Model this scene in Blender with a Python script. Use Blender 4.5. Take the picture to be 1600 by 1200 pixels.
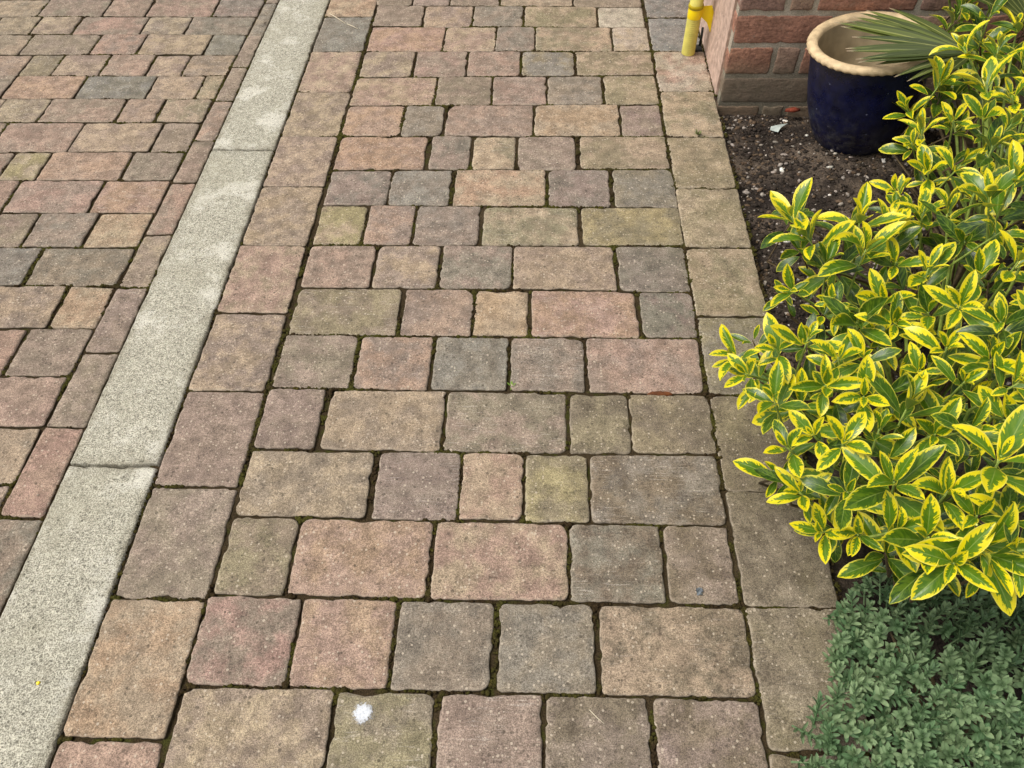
import bpy, math, random
from mathutils import Vector, Matrix, noise

# ------------------------------------------------------------------ reset
for o in list(bpy.data.objects):
    bpy.data.objects.remove(o, do_unlink=True)
S = bpy.context.scene
C = S.collection
random.seed(7)

# ------------------------------------------------------------------ camera
CAM_H = 1.2492
F = Vector((-0.02867031, 0.6195069, -0.78446747))
Rr = Vector((0.99950094, 0.02817974, -0.01427524))
U = Vector((-0.01326248, 0.78448525, 0.62000565))
cd = bpy.data.cameras.new('camera')
cam = bpy.data.objects.new('camera', cd)
C.objects.link(cam)
cd.sensor_width = 36.0
cd.lens = 1202.0 / 1600.0 * 36.0
cd.clip_start = 0.02
cd.clip_end = 300.0
cam.matrix_world = Matrix(((Rr.x, U.x, -F.x, 0), (Rr.y, U.y, -F.y, 0), (Rr.z, U.z, -F.z, CAM_H), (0, 0, 0, 1)))
S.camera = cam

# ------------------------------------------------------------------ light (bright overcast)
SUN_EL, SUN_AZ = math.radians(58), math.radians(-98)     # azimuth measured from +y towards +x
w = bpy.data.worlds.new('World')
S.world = w
w.use_nodes = True
nt = w.node_tree
nt.nodes.clear()
sky = nt.nodes.new('ShaderNodeTexSky')
sky.sky_type = 'NISHITA'
sky.sun_disc = False
sky.sun_elevation = SUN_EL
sky.sun_rotation = SUN_AZ
sky.air_density = 1.0
sky.dust_density = 5.0
sky.ozone_density = 0.6
hs = nt.nodes.new('ShaderNodeHueSaturation')
hs.inputs['Saturation'].default_value = 0.22
bg = nt.nodes.new('ShaderNodeBackground')
bg.inputs['Strength'].default_value = 0.12
wo = nt.nodes.new('ShaderNodeOutputWorld')
nt.links.new(sky.outputs[0], hs.inputs['Color'])
nt.links.new(hs.outputs[0], bg.inputs['Color'])
nt.links.new(bg.outputs[0], wo.inputs['Surface'])
sl = bpy.data.lights.new('sun', 'SUN')
sl.energy = 1.5
sl.angle = math.radians(24)
sl.color = (1.0, 0.95, 0.87)
so = bpy.data.objects.new('sun', sl)
C.objects.link(so)
sd = Vector((math.sin(SUN_AZ) * math.cos(SUN_EL), math.cos(SUN_AZ) * math.cos(SUN_EL), math.sin(SUN_EL)))
so.rotation_euler = sd.to_track_quat('Z', 'Y').to_euler()
so.location = (-3, 1, 5)
S.view_settings.view_transform = 'Standard'
S.view_settings.look = 'None'
S.view_settings.gamma = 1.0
S.view_settings.use_curve_mapping = False
S.view_settings.exposure = 0.45

# ------------------------------------------------------------------ helpers
def lin(c):
    return tuple(((v / 255.0) / 12.92 if v / 255.0 <= 0.04045 else ((v / 255.0 + 0.055) / 1.055) ** 2.4) for v in c)

def link(name, me, mats, parent=None, loc=None, rot=None, smooth=True):
    o = bpy.data.objects.new(name, me)
    C.objects.link(o)
    if not isinstance(mats, (list, tuple)):
        mats = [mats]
    if len(me.materials) == 0:
        for m in mats:
            me.materials.append(m)
        if smooth and len(me.polygons):
            me.polygons.foreach_set('use_smooth', [True] * len(me.polygons))
    if loc is not None:
        o.location = loc
    if rot is not None:
        o.rotation_euler = rot
    if parent is not None:
        o.parent = parent
    return o

def mesh(name, vs, fs):
    me = bpy.data.meshes.new(name)
    me.from_pydata([tuple(v) for v in vs], [], fs)
    me.update()
    return me

def tag(o, label, cat, group=None, kind=None):
    o['label'] = label
    if cat:
        o['category'] = cat
    if group:
        o['group'] = group
    if kind:
        o['kind'] = kind
    return o

def empty(name, loc=(0, 0, 0)):
    o = bpy.data.objects.new(name, None)
    C.objects.link(o)
    o.location = loc
    o.empty_display_size = 0.05
    return o

def pattr(me, name, vals, typ='FLOAT_COLOR'):
    a = me.attributes.new(name, typ, 'POINT')
    if typ == 'FLOAT_COLOR':
        a.data.foreach_set('color', [x for v in vals for x in v])
    elif typ == 'FLOAT_VECTOR':
        a.data.foreach_set('vector', [x for v in vals for x in v])
    else:
        a.data.foreach_set('value', vals)

class N:
    """tiny node-tree writer"""
    def __init__(self, name):
        self.m = bpy.data.materials.new(name)
        self.m.use_nodes = True
        self.t = self.m.node_tree
        self.t.nodes.clear()
        self.out = self.t.nodes.new('ShaderNodeOutputMaterial')
    def n(self, typ, **kw):
        nd = self.t.nodes.new('ShaderNode' + typ)
        for k, v in kw.items():
            setattr(nd, k, v)
        return nd
    def put(self, sock, v):
        if isinstance(v, bpy.types.NodeSocket):
            self.t.links.new(v, sock)
        elif isinstance(v, (int, float)):
            try:
                sock.default_value = v
            except TypeError:
                sock.default_value = (v, v, v)
        else:
            v = tuple(v)
            try:
                sock.default_value = v
            except Exception:
                sock.default_value = (v + (1.0,))[:4] if len(v) == 3 else v[:3]
    def math(self, op, a, b=0.0, c=0.0, clamp=False):
        nd = self.n('Math', operation=op, use_clamp=clamp)
        self.put(nd.inputs[0], a); self.put(nd.inputs[1], b); self.put(nd.inputs[2], c)
        return nd.outputs[0]
    def vmath(self, op, a, b=(0, 0, 0)):
        nd = self.n('VectorMath', operation=op)
        self.put(nd.inputs[0], a); self.put(nd.inputs[1], b)
        return nd.outputs[0]
    def mix(self, f, a, b, mode='MIX'):
        nd = self.n('Mix', data_type='RGBA', blend_type=mode)
        self.put(nd.inputs[0], f); self.put(nd.inputs[6], a); self.put(nd.inputs[7], b)
        return nd.outputs[2]
    def ramp(self, v, a, b, lo=0.0, hi=1.0, smooth=True):
        nd = self.n('MapRange', interpolation_type='SMOOTHSTEP' if smooth else 'LINEAR')
        for i, x in enumerate((v, a, b, lo, hi)):
            self.put(nd.inputs[i], x)
        return nd.outputs[0]
    def noise(self, vec, scale, detail=3.0, rough=0.55, out=0):
        nd = self.n('TexNoise')
        self.put(nd.inputs['Vector'], vec)
        nd.inputs['Scale'].default_value = scale
        nd.inputs['Detail'].default_value = detail
        nd.inputs['Roughness'].default_value = rough
        return nd.outputs[out]
    def voro(self, vec, scale, out='Distance'):
        nd = self.n('TexVoronoi')
        self.put(nd.inputs['Vector'], vec)
        nd.inputs['Scale'].default_value = scale
        return nd.outputs[out]
    def attr(self, name, out='Color'):
        nd = self.n('Attribute')
        nd.attribute_name = name
        return nd.outputs[out]
    def pos(self):
        return self.n('NewGeometry').outputs['Position']
    def bump(self, h, strength=0.5, dist=0.002, normal=None):
        nd = self.n('Bump')
        nd.inputs['Strength'].default_value = strength
        nd.inputs['Distance'].default_value = dist
        self.put(nd.inputs['Height'], h)
        if normal is not None:
            self.put(nd.inputs['Normal'], normal)
        return nd.outputs[0]
    def bsdf(self, col, rough=0.9, normal=None, spec=0.3, **kw):
        nd = self.n('BsdfPrincipled')
        self.put(nd.inputs['Base Color'], col)
        self.put(nd.inputs['Roughness'], rough)
        self.put(nd.inputs['Specular IOR Level'], spec)
        if normal is not None:
            self.put(nd.inputs['Normal'], normal)
        for k, v in kw.items():
            self.put(nd.inputs[k.replace('_', ' ')], v)
        return nd.outputs[0]
    def done(self, sh):
        self.t.links.new(sh, self.out.inputs['Surface'])
        return self.m

def simple(name, rgb, rough=0.8, var=0.25, scale=60.0, spec=0.3, bump=0.3, bd=0.001, **kw):
    k = N(name)
    p = k.n('TexCoord').outputs['Object']
    n = k.noise(p, scale, 4)
    c = lin(rgb)
    col = k.mix(k.ramp(n, 0.3, 0.7), tuple(x * (1 - var) for x in c), tuple(min(1, x * (1 + var)) for x in c))
    nrm = k.bump(n, bump, bd) if bump else None
    return k.done(k.bsdf(col, rough, nrm, spec, **kw))

# ------------------------------------------------------------------ materials
def mat_paver():
    k = N('tumbled_concrete_paver')
    P0 = k.pos()
    pv = k.n('SeparateXYZ'); k.put(pv.inputs[0], k.attr('pv', 'Vector'))
    edge, rnd, alg = pv.outputs
    P = k.vmath('ADD', P0, k.vmath('SCALE', (0, 0, 0)))
    off = k.n('CombineXYZ'); k.put(off.inputs[0], k.math('MULTIPLY', rnd, 37.0)); k.put(off.inputs[1], k.math('MULTIPLY', rnd, -19.0)); k.put(off.inputs[2], k.math('MULTIPLY', rnd, 11.0))
    P = k.vmath('ADD', P0, off.outputs[0])
    big = k.noise(P, 15.0, 5, 0.66)
    col = k.mix(k.ramp(big, 0.40, 0.62), k.attr('ca'), k.attr('cb'))
    # colour clouding inside one block
    med = k.noise(P, 34.0, 5, 0.62)
    col = k.mix(1.0, col, k.mix(k.ramp(med, 0.28, 0.72), (0.68, 0.67, 0.66), (1.25, 1.25, 1.23)), 'MULTIPLY')
    # drag marks across some blocks
    mp = k.n('Mapping'); k.put(mp.inputs['Vector'], P); mp.inputs['Scale'].default_value = (30, 330, 60)
    mp.inputs['Rotation'].default_value = (0, 0, 0.32)
    stx = k.noise(mp.outputs[0], 1.0, 3, 0.6)
    smask = k.math('MULTIPLY', k.ramp(rnd, 0.45, 0.95), k.ramp(k.noise(P, 14, 2), 0.42, 0.62))
    col = k.mix(k.math('MULTIPLY', smask, k.ramp(stx, 0.54, 0.70, 0, 0.34)), col, (0.62, 0.57, 0.50))
    # algae film
    am = k.ramp(k.noise(P0, 6.0, 5, 0.65), 0.36, 0.70)
    col = k.mix(k.math('MULTIPLY', k.math('MULTIPLY', am, alg), 0.6), col, lin((116, 108, 76)))
    # sand grain
    fine = k.noise(P0, 520.0, 2, 0.6)
    fine2 = k.noise(P0, 190.0, 3, 0.7)
    col = k.mix(1.0, col, k.mix(k.ramp(fine, 0.30, 0.70), (0.56, 0.55, 0.54), (1.40, 1.40, 1.39)), 'MULTIPLY')
    col = k.mix(1.0, col, k.mix(k.ramp(fine2, 0.30, 0.72), (0.78, 0.77, 0.76), (1.18, 1.18, 1.18)), 'MULTIPLY')
    # pale grit and dark pits
    vr = k.n('TexVoronoi'); k.put(vr.inputs['Vector'], P0); vr.inputs['Scale'].default_value = 150.0
    pick = k.n('SeparateColor'); k.put(pick.inputs[0], vr.outputs['Color'])
    size = k.math('MULTIPLY', k.ramp(pick.outputs[0], 0.62, 1.0, smooth=False), 0.36)
    grit = k.math('LESS_THAN', vr.outputs['Distance'], size)
    col = k.mix(k.math('MULTIPLY', grit, 0.6), col, lin((196, 182, 162)))
    vd = k.n('TexVoronoi'); k.put(vd.inputs['Vector'], P); vd.inputs['Scale'].default_value = 120.0
    pd = k.n('SeparateColor'); k.put(pd.inputs[0], vd.outputs['Color'])
    dsz = k.math('MULTIPLY', k.ramp(pd.outputs[1], 0.66, 1.0, smooth=False), 0.36)
    pit = k.math('LESS_THAN', vd.outputs['Distance'], dsz)
    col = k.mix(k.math('MULTIPLY', pit, 0.55), col, lin((66, 58, 48)))
    # dark lichen / dirt blotches
    dk = k.ramp(k.noise(P, 55.0, 4, 0.7), 0.60, 0.74)
    col = k.mix(k.math('MULTIPLY', dk, 0.30), col, lin((84, 76, 64)))
    st2 = k.ramp(k.noise(P0, 3.2, 6, 0.7), 0.52, 0.70)
    col = k.mix(k.math('MULTIPLY', st2, 0.30), col, lin((104, 94, 80)))
    pale = k.math('MULTIPLY', k.ramp(k.noise(P, 21.0, 5, 0.72), 0.60, 0.72), k.ramp(fine2, 0.4, 0.65))
    col = k.mix(k.math('MULTIPLY', pale, 0.40), col, lin((186, 172, 152)))
    # worn pale arrises
    en = k.ramp(k.noise(P0, 60.0, 4, 0.7), 0.36, 0.64)
    worn = k.math('MULTIPLY', k.ramp(edge, 0.25, 0.75), en)
    col = k.mix(k.math('MULTIPLY', worn, 0.42), col, lin((186, 172, 152)))
    # soil rubbed on the flanks of the block
    col = k.mix(k.ramp(edge, 0.93, 1.0), col, lin((70, 60, 42)))
    hgt = k.math('ADD', k.math('MULTIPLY', fine, 0.55), k.math('ADD', k.math('MULTIPLY', fine2, 0.9), k.math('MULTIPLY', med, 1.2)))
    hgt = k.math('SUBTRACT', hgt, k.math('MULTIPLY', pit, 0.5))
    return k.done(k.bsdf(col, 0.88, k.bump(hgt, 0.75, 0.0022), 0.28))

def mat_edging():
    k = N('exposed_aggregate_concrete')
    P = k.pos()
    a = k.noise(P, 400.0, 2, 0.6)
    b = k.noise(P, 130.0, 3, 0.65)
    c = k.noise(P, 9.0, 5, 0.65)
    col = k.mix(k.ramp(a, 0.34, 0.64), lin((120, 116, 103)), lin((200, 195, 178)))
    col = k.mix(1.0, col, k.mix(k.ramp(b, 0.3, 0.7), (0.74, 0.74, 0.72), (1.16, 1.16, 1.14)), 'MULTIPLY')
    col = k.mix(k.math('MULTIPLY', k.ramp(c, 0.50, 0.66, 0, 0.75), k.ramp(a, 0.25, 0.55)), col, lin((216, 212, 198)))
    es = k.n('SeparateXYZ'); k.put(es.inputs[0], k.attr('pv', 'Vector'))
    grime = k.math('MULTIPLY', k.ramp(es.outputs[0], 0.04, 0.25), k.ramp(k.noise(P, 24.0, 5, 0.7), 0.34, 0.62))
    col = k.mix(k.math('MULTIPLY', grime, 0.5), col, lin((112, 104, 84)))
    col = k.mix(k.ramp(k.noise(P, 17.0, 5, 0.7), 0.58, 0.72, 0, 0.35), col, lin((118, 110, 92)))
    col = k.mix(k.ramp(k.noise(P, 5.0, 4, 0.6), 0.5, 0.72, 0, 0.30), col, lin((150, 144, 122)))
    vd = k.n('TexVoronoi'); k.put(vd.inputs['Vector'], P); vd.inputs['Scale'].default_value = 170.0
    pd = k.n('SeparateColor'); k.put(pd.inputs[0], vd.outputs['Color'])
    pit = k.math('LESS_THAN', vd.outputs['Distance'], k.math('MULTIPLY', k.ramp(pd.outputs[1], 0.62, 1.0, smooth=False), 0.42))
    col = k.mix(k.math('MULTIPLY', pit, 0.6), col, lin((70, 66, 56)))
    h = k.math('ADD', a, k.math('SUBTRACT', b, pit))
    return k.done(k.bsdf(col, 0.92, k.bump(h, 0.8, 0.0022), 0.25))

def mat_joint():
    k = N('joint_soil_and_moss')
    P = k.pos()
    n = k.noise(P, 26.0, 5, 0.65)
    f = k.noise(P, 420.0, 3, 0.7)
    col = k.mix(k.ramp(n, 0.50, 0.66), lin((66, 55, 39)), lin((66, 66, 30)))
    col = k.mix(k.ramp(k.noise(P, 8.0, 3), 0.55, 0.75, 0, 0.7), col, lin((86, 74, 56)))
    col = k.mix(1.0, col, k.mix(k.ramp(f, 0.3, 0.7), (0.5, 0.5, 0.5), (1.5, 1.5, 1.45)), 'MULTIPLY')
    return k.done(k.bsdf(col, 1.0, k.bump(f, 1.0, 0.004), 0.1))

def mat_moss():
    k = N('cushion_moss')
    P = k.pos()
    n = k.noise(P, 14.0, 4, 0.6)
    f = k.noise(P, 600.0, 3, 0.7)
    col = k.mix(k.ramp(n, 0.40, 0.62), lin((60, 48, 33)), lin((74, 72, 32)))
    col = k.mix(k.ramp(k.noise(P, 21.0, 3), 0.58, 0.72, 0, 0.6), col, lin((100, 92, 38)))
    col = k.mix(1.0, col, k.mix(k.ramp(f, 0.3, 0.7), (0.45, 0.45, 0.45), (1.5, 1.5, 1.4)), 'MULTIPLY')
    return k.done(k.bsdf(col, 1.0, k.bump(f, 1.0, 0.003), 0.1))

def mat_soil():
    k = N('bed_soil')
    P = k.pos()
    n = k.noise(P, 7.0, 6, 0.65)
    f = k.noise(P, 160.0, 5, 0.75)
    col = k.mix(k.ramp(n, 0.38, 0.66), lin((50, 43, 38)), lin((104, 92, 80)))
    col = k.mix(1.0, col, k.mix(k.ramp(f, 0.3, 0.7), (0.4, 0.4, 0.4), (1.6, 1.55, 1.5)), 'MULTIPLY')
    return k.done(k.bsdf(col, 0.95, k.bump(f, 1.0, 0.008), 0.2))

def mat_attr(name, rough=0.9, fs=300.0, amp=0.35, bd=0.002, spec=0.2):
    """colour comes from the 'ca' attribute with fine grain"""
    k = N(name)
    P = k.pos()
    f = k.noise(P, fs, 4, 0.7)
    col = k.mix(1.0, k.attr('ca'), k.mix(k.ramp(f, 0.3, 0.7), (1 - amp,) * 3, (1 + amp,) * 3), 'MULTIPLY')
    return k.done(k.bsdf(col, rough, k.bump(f, 0.7, bd), spec))

def mat_brick():
    k = N('weathered_brick')
    P = k.pos()
    z = k.n('SeparateXYZ'); k.put(z.inputs[0], P)
    n = k.noise(P, 18.0, 5, 0.65)
    f = k.noise(P, 150.0, 5, 0.7)
    col = k.mix(k.ramp(n, 0.35, 0.68), k.attr('ca'), k.attr('cb'))
    col = k.mix(1.0, col, k.mix(k.ramp(f, 0.3, 0.7), (0.66, 0.66, 0.66), (1.3, 1.3, 1.3)), 'MULTIPLY')
    # lime bloom and green damp stain rising from the bed
    col = k.mix(k.ramp(k.noise(P, 32.0, 5, 0.7), 0.58, 0.74, 0, 0.5), col, lin((158, 142, 126)))
    damp = k.math('MULTIPLY', k.ramp(k.math('ADD', z.outputs[2], k.math('MULTIPLY', n, 0.10)), 0.10, 0.20, 1, 0), 0.72)
    col = k.mix(damp, col, lin((112, 106, 88)))
    mp = k.n('Mapping'); k.put(mp.inputs['Vector'], P); mp.inputs['Scale'].default_value = (20, 20, 60)
    mp.inputs['Rotation'].default_value = (0, 0.5, 0)
    drag = k.noise(mp.outputs[0], 1.0, 4, 0.65)
    h = k.math('ADD', k.math('MULTIPLY', f, 0.6), k.math('MULTIPLY', drag, 1.0))
    return k.done(k.bsdf(col, 0.92, k.bump(h, 0.8, 0.004), 0.2))

def mat_mortar():
    k = N('lime_mortar')
    P = k.pos()
    z = k.n('SeparateXYZ'); k.put(z.inputs[0], P)
    f = k.noise(P, 240.0, 4, 0.7)
    n = k.noise(P, 16.0, 4, 0.6)
    col = k.mix(k.ramp(n, 0.3, 0.7), lin((160, 149, 132)), lin((192, 180, 162)))
    damp = k.ramp(k.math('ADD', z.outputs[2], k.math('MULTIPLY', n, 0.10)), 0.10, 0.22, 0.75, 0)
    col = k.mix(damp, col, lin((122, 115, 98)))
    col = k.mix(1.0, col, k.mix(k.ramp(f, 0.3, 0.7), (0.7, 0.7, 0.7), (1.2, 1.2, 1.2)), 'MULTIPLY')
    return k.done(k.bsdf(col, 0.95, k.bump(f, 0.8, 0.003), 0.2))

def mat_leaf():
    """variegated evergreen leaf. lf = (along 0..1, across -1..1, random), ly = amount of yellow"""
    k = N('variegated_leaf')
    s = k.n('SeparateXYZ'); k.put(s.inputs[0], k.attr('lf', 'Vector'))
    u, v, rnd = s.outputs
    ly = k.attr('ly', 'Fac')
    av = k.math('ABSOLUTE', v)
    # side veins run outwards and forwards: shear the coordinate so that the streaks follow them
    cx = k.n('CombineXYZ')
    k.put(cx.inputs[0], k.math('MULTIPLY', k.math('SUBTRACT', u, k.math('MULTIPLY', av, 0.26)), 13.0))
    k.put(cx.inputs[1], k.math('MULTIPLY', v, 1.5))
    k.put(cx.inputs[2], k.math('MULTIPLY', rnd, 91.0))
    jag = k.noise(cx.outputs[0], 1.0, 3, 0.6)
    cb = k.n('CombineXYZ')
    k.put(cb.inputs[0], k.math('MULTIPLY', u, 2.2)); k.put(cb.inputs[1], v); k.put(cb.inputs[2], k.math('MULTIPLY', rnd, 47.0))
    blot = k.noise(cb.outputs[0], 1.0, 2, 0.5)
    # half width of the green heart, falling to nothing at the tip
    tip = k.ramp(u, 0.34, 1.0, 1.0, 0.0)
    heart = k.math('MULTIPLY', k.math('SUBTRACT', 1.16, k.math('MULTIPLY', ly, 0.60)), k.math('POWER', k.math('MAXIMUM', tip, 0.0001), k.math('MULTIPLY', ly, 0.85)))
    heart = k.math('ADD', heart, k.math('MULTIPLY', k.math('SUBTRACT', jag, 0.5), 1.7))
    heart = k.math('ADD', heart, k.math('MULTIPLY', k.math('SUBTRACT', blot, 0.5), k.math('ADD', 0.35, k.math('MULTIPLY', ly, 0.9))))
    yel = k.ramp(k.math('SUBTRACT', av, heart), -0.05, 0.07)
    rim = k.ramp(av, 0.86, 0.95)
    yel = k.math('MAXIMUM', yel, k.math('MULTIPLY', rim, k.ramp(ly, 0.0, 0.3, 0.35, 1.0)))
    young = k.ramp(ly, 0.0, 0.7)
    green = k.mix(young, lin((38, 68, 18)), lin((86, 126, 22)))
    green = k.mix(k.ramp(jag, 0.44, 0.62, 0, 0.6), green, lin((112, 140, 34)))
    yc = k.mix(k.ramp(blot, 0.35, 0.7), lin((242, 224, 20)), lin((226, 212, 40)))
    yc = k.mix(k.ramp(ly, 0.0, 0.55, 0.72, 0.0), yc, lin((120, 148, 34)))
    yc = k.mix(k.math('MULTIPLY', rim, 0.4), yc, lin((240, 232, 130)))
    col = k.mix(yel, green, yc)
    rib = k.math('MULTIPLY', k.ramp(av, 0.02, 0.07, 1, 0), k.ramp(u, 0.55, 0.95, 0.75, 0.1))
    col = k.mix(k.math('MULTIPLY', rib, 0.7), col, lin((158, 178, 92)))
    # matt grey green underside
    bf = k.n('NewGeometry').outputs['Backfacing']
    col = k.mix(k.math('MULTIPLY', bf, 0.45), col, lin((158, 172, 96)))
    h = k.math('ADD', k.math('MULTIPLY', jag, 0.4), k.math('MULTIPLY', rib, -0.6))
    sc_ = k.n('CombineXYZ'); k.put(sc_.inputs[0], k.math('MULTIPLY', u, 9.0)); k.put(sc_.inputs[1], k.math('MULTIPLY', v, 3.0)); k.put(sc_.inputs[2], k.math('MULTIPLY', rnd, 211.0))
    spot = k.math('MULTIPLY', k.ramp(k.noise(sc_.outputs[0], 1.6, 3, 0.6), 0.70, 0.76), k.math('GREATER_THAN', rnd, 0.6))
    col = k.mix(k.math('MULTIPLY', spot, 0.7), col, lin((118, 88, 40)))
    a = k.bsdf(col, 0.32, k.bump(h, 0.35, 0.002), 0.5)
    tr = k.n('BsdfTranslucent'); k.put(tr.inputs[0], k.mix(1.0, col, (1.0, 1.0, 0.5), 'MULTIPLY'))
    mx = k.n('MixShader'); mx.inputs[0].default_value = 0.28
    k.t.links.new(a, mx.inputs[1]); k.t.links.new(tr.outputs[0], mx.inputs[2])
    return k.done(mx.outputs[0])

def mat_hebe():
    k = N('grey_green_leaf')
    s = k.n('SeparateXYZ'); k.put(s.inputs[0], k.attr('lf', 'Vector'))
    u, v, rnd = s.outputs
    oi = k.n('ObjectInfo').outputs['Random']
    t = k.math('FRACT', k.math('ADD', rnd, oi))
    col = k.mix(t, lin((92, 124, 84)), lin((142, 164, 120)))
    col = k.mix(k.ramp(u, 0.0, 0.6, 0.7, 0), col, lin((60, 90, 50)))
    col = k.mix(k.ramp(k.math('ABSOLUTE', v), 0.0, 0.25, 0.3, 0), col, lin((150, 172, 138)))
    col = k.mix(k.math('MULTIPLY', k.n('NewGeometry').outputs['Backfacing'], 0.3), col, lin((120, 142, 118)))
    a = k.bsdf(col, 0.5, None, 0.4)
    tr = k.n('BsdfTranslucent'); k.put(tr.inputs[0], col)
    mx = k.n('MixShader'); mx.inputs[0].default_value = 0.12
    k.t.links.new(a, mx.inputs[1]); k.t.links.new(tr.outputs[0], mx.inputs[2])
    return k.done(mx.outputs[0])

def mat_glaze():
    k = N('cobalt_glaze')
    P = k.pos()
    z = k.n('SeparateXYZ'); k.put(z.inputs[0], P)
    n = k.noise(P, 24.0, 5, 0.65)
    col = k.mix(k.ramp(n, 0.3, 0.7), lin((7, 10, 34)), lin((17, 22, 60)))
    # bare dusty clay showing through towards the foot, splashed soil
    bare = k.math('MULTIPLY', k.ramp(k.noise(P, 46.0, 6, 0.75), 0.46, 0.64), k.ramp(z.outputs[2], 0.02, 0.17, 0.62, 0.0))
    col = k.mix(bare, col, lin((78, 76, 74)))
    vr = k.n('TexVoronoi'); k.put(vr.inputs['Vector'], P); vr.inputs['Scale'].default_value = 95.0
    pk = k.n('SeparateColor'); k.put(pk.inputs[0], vr.outputs['Color'])
    sp = k.math('LESS_THAN', vr.outputs['Distance'], k.math('MULTIPLY', k.ramp(pk.outputs[0], 0.80, 1.0, smooth=False), 0.22))
    col = k.mix(k.math('MULTIPLY', sp, 0.6), col, lin((120, 124, 150)))
    ro = k.ramp(k.noise(P, 30.0, 4), 0.35, 0.7, 0.24, 0.55)
    h = k.math('ADD', n, k.math('MULTIPLY', sp, 0.4))
    return k.done(k.bsdf(col, k.math('ADD', ro, k.math('MULTIPLY', bare, 0.3)), k.bump(h, 0.35, 0.003), 0.5))

def mat_palm():
    k = N('fan_palm_blade')
    s = k.n('SeparateXYZ'); k.put(s.inputs[0], k.attr('lf', 'Vector'))
    u, v, rnd = s.outputs
    col = k.mix(rnd, lin((52, 64, 24)), lin((88, 98, 40)))
    st = k.n('CombineXYZ'); k.put(st.inputs[0], k.math('MULTIPLY', u, 2.0)); k.put(st.inputs[1], k.math('MULTIPLY', v, 7.0)); k.put(st.inputs[2], k.math('MULTIPLY', rnd, 50.0))
    n = k.noise(st.outputs[0], 1.0, 3)
    col = k.mix(1.0, col, k.mix(k.ramp(n, 0.3, 0.7), (0.6, 0.62, 0.5), (1.3, 1.28, 1.2)), 'MULTIPLY')
    col = k.mix(k.ramp(k.math('ABSOLUTE', v), 0.0, 0.2, 0.5, 0), col, lin((160, 160, 92)))
    col = k.mix(k.ramp(u, 0.9, 1.0), col, lin((150, 132, 108)))
    return k.done(k.bsdf(col, 0.58, None, 0.3))

M_PAVER, M_EDGE, M_JOINT, M_MOSS, M_SOIL = mat_paver(), mat_edging(), mat_joint(), mat_moss(), mat_soil()
M_BRICK, M_MORTAR, M_LEAF, M_HEBE, M_GLAZE, M_PALM = mat_brick(), mat_mortar(), mat_leaf(), mat_hebe(), mat_glaze(), mat_palm()
M_CRUMB = mat_attr('soil_crumbs_and_chippings', 0.95, 200.0, 0.4)
M_STEM = simple('green_stem', (140, 158, 74), 0.6, 0.25, 90)
M_TWIG = simple('brown_twig', (92, 78, 56), 0.85, 0.35, 120)
M_PETIOLE = simple('palm_petiole', (120, 124, 58), 0.6, 0.2, 90)
M_CLAY = simple('buff_stoneware', (202, 178, 140), 0.7, 0.2, 40, bump=0.4, bd=0.003)
M_CLAY_IN = simple('raw_clay_inside', (168, 152, 122), 0.85, 0.16, 26, bump=0.4, bd=0.003)
M_YEL = simple('pale_yellow_plastic', (206, 196, 98), 0.5, 0.12, 40, spec=0.4, bump=0.05)
M_TAPE = simple('bright_yellow_tape', (246, 214, 10), 0.35, 0.05, 30, spec=0.5, bump=0.05)
M_BLACK = simple('dark_gully', (34, 34, 32), 0.8, 0.3, 80)
M_WHITE = simple('dried_white_dropping', (226, 230, 234), 0.9, 0.12, 160, bump=0.8, bd=0.002)
M_FOIL = simple('crumpled_foil', (140, 146, 150), 0.3, 0.4, 120, spec=0.5, Metallic=0.7)
M_DRY = simple('rust_brown_dead_leaf', (98, 56, 28), 0.8, 0.4, 90)
M_STRAW = simple('pale_straw', (206, 194, 168), 0.8, 0.12, 90)
M_WEED = simple('weed_green', (120, 150, 60), 0.6, 0.25, 150)
M_RED = simple('orange_red_brick_chip', (124, 58, 40), 0.9, 0.3, 60)

# ------------------------------------------------------------------ ground
g = link('ground', mesh('ground', [(-60, -60, -0.14), (60, -60, -0.14), (60, 60, -0.14), (-60, 60, -0.14)], [(0, 1, 2, 3)]), M_SOIL)
g['kind'] = 'structure'

def mound(x, y):
    return 0.034 * math.exp(-((x - 0.90) ** 2 + (y - 1.78) ** 2) / 0.045) - 0.020 * max(0.0, min(1.0, (y - 1.95) / 0.08))

def sheet(name, x0, x1, y0, y1, z, step, amp, mat, freq=30.0, big=0.0):
    nx = max(2, int((x1 - x0) / step)); ny = max(2, int((y1 - y0) / step))
    vs, fs = [], []
    for j in range(ny + 1):
        for i in range(nx + 1):
            x = x0 + (x1 - x0) * i / nx; y = y0 + (y1 - y0) * j / ny
            zz = z + amp * noise.noise((x * freq, y * freq, 1.3)) + amp * 0.6 * noise.noise((x * freq * 2.7, y * freq * 2.7, 5.1))
            if big:
                zz += big * noise.noise((x * 4.5, y * 4.5, 9.0))
            if name == 'soil_bed':
                zz += mound(x, y)
            vs.append((x, y, zz))
    for j in range(ny):
        for i in range(nx):
            a = j * (nx + 1) + i
            fs.append((a, a + 1, a + nx + 2, a + nx + 1))
    o = link(name, mesh(name, vs, fs), mat)
    o['kind'] = 'structure'
    return o

SX0, SX1 = -0.8957, -0.7201          # the edging strip
drive = sheet('driveway', -2.6, SX0 + 0.02, -0.1, 3.0, -0.0068, 0.011, 0.0020, M_JOINT)
path = sheet('path', SX1 - 0.02, 0.512, -0.30, 3.0, -0.0066, 0.009, 0.0038, M_JOINT, 40.0)

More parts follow.
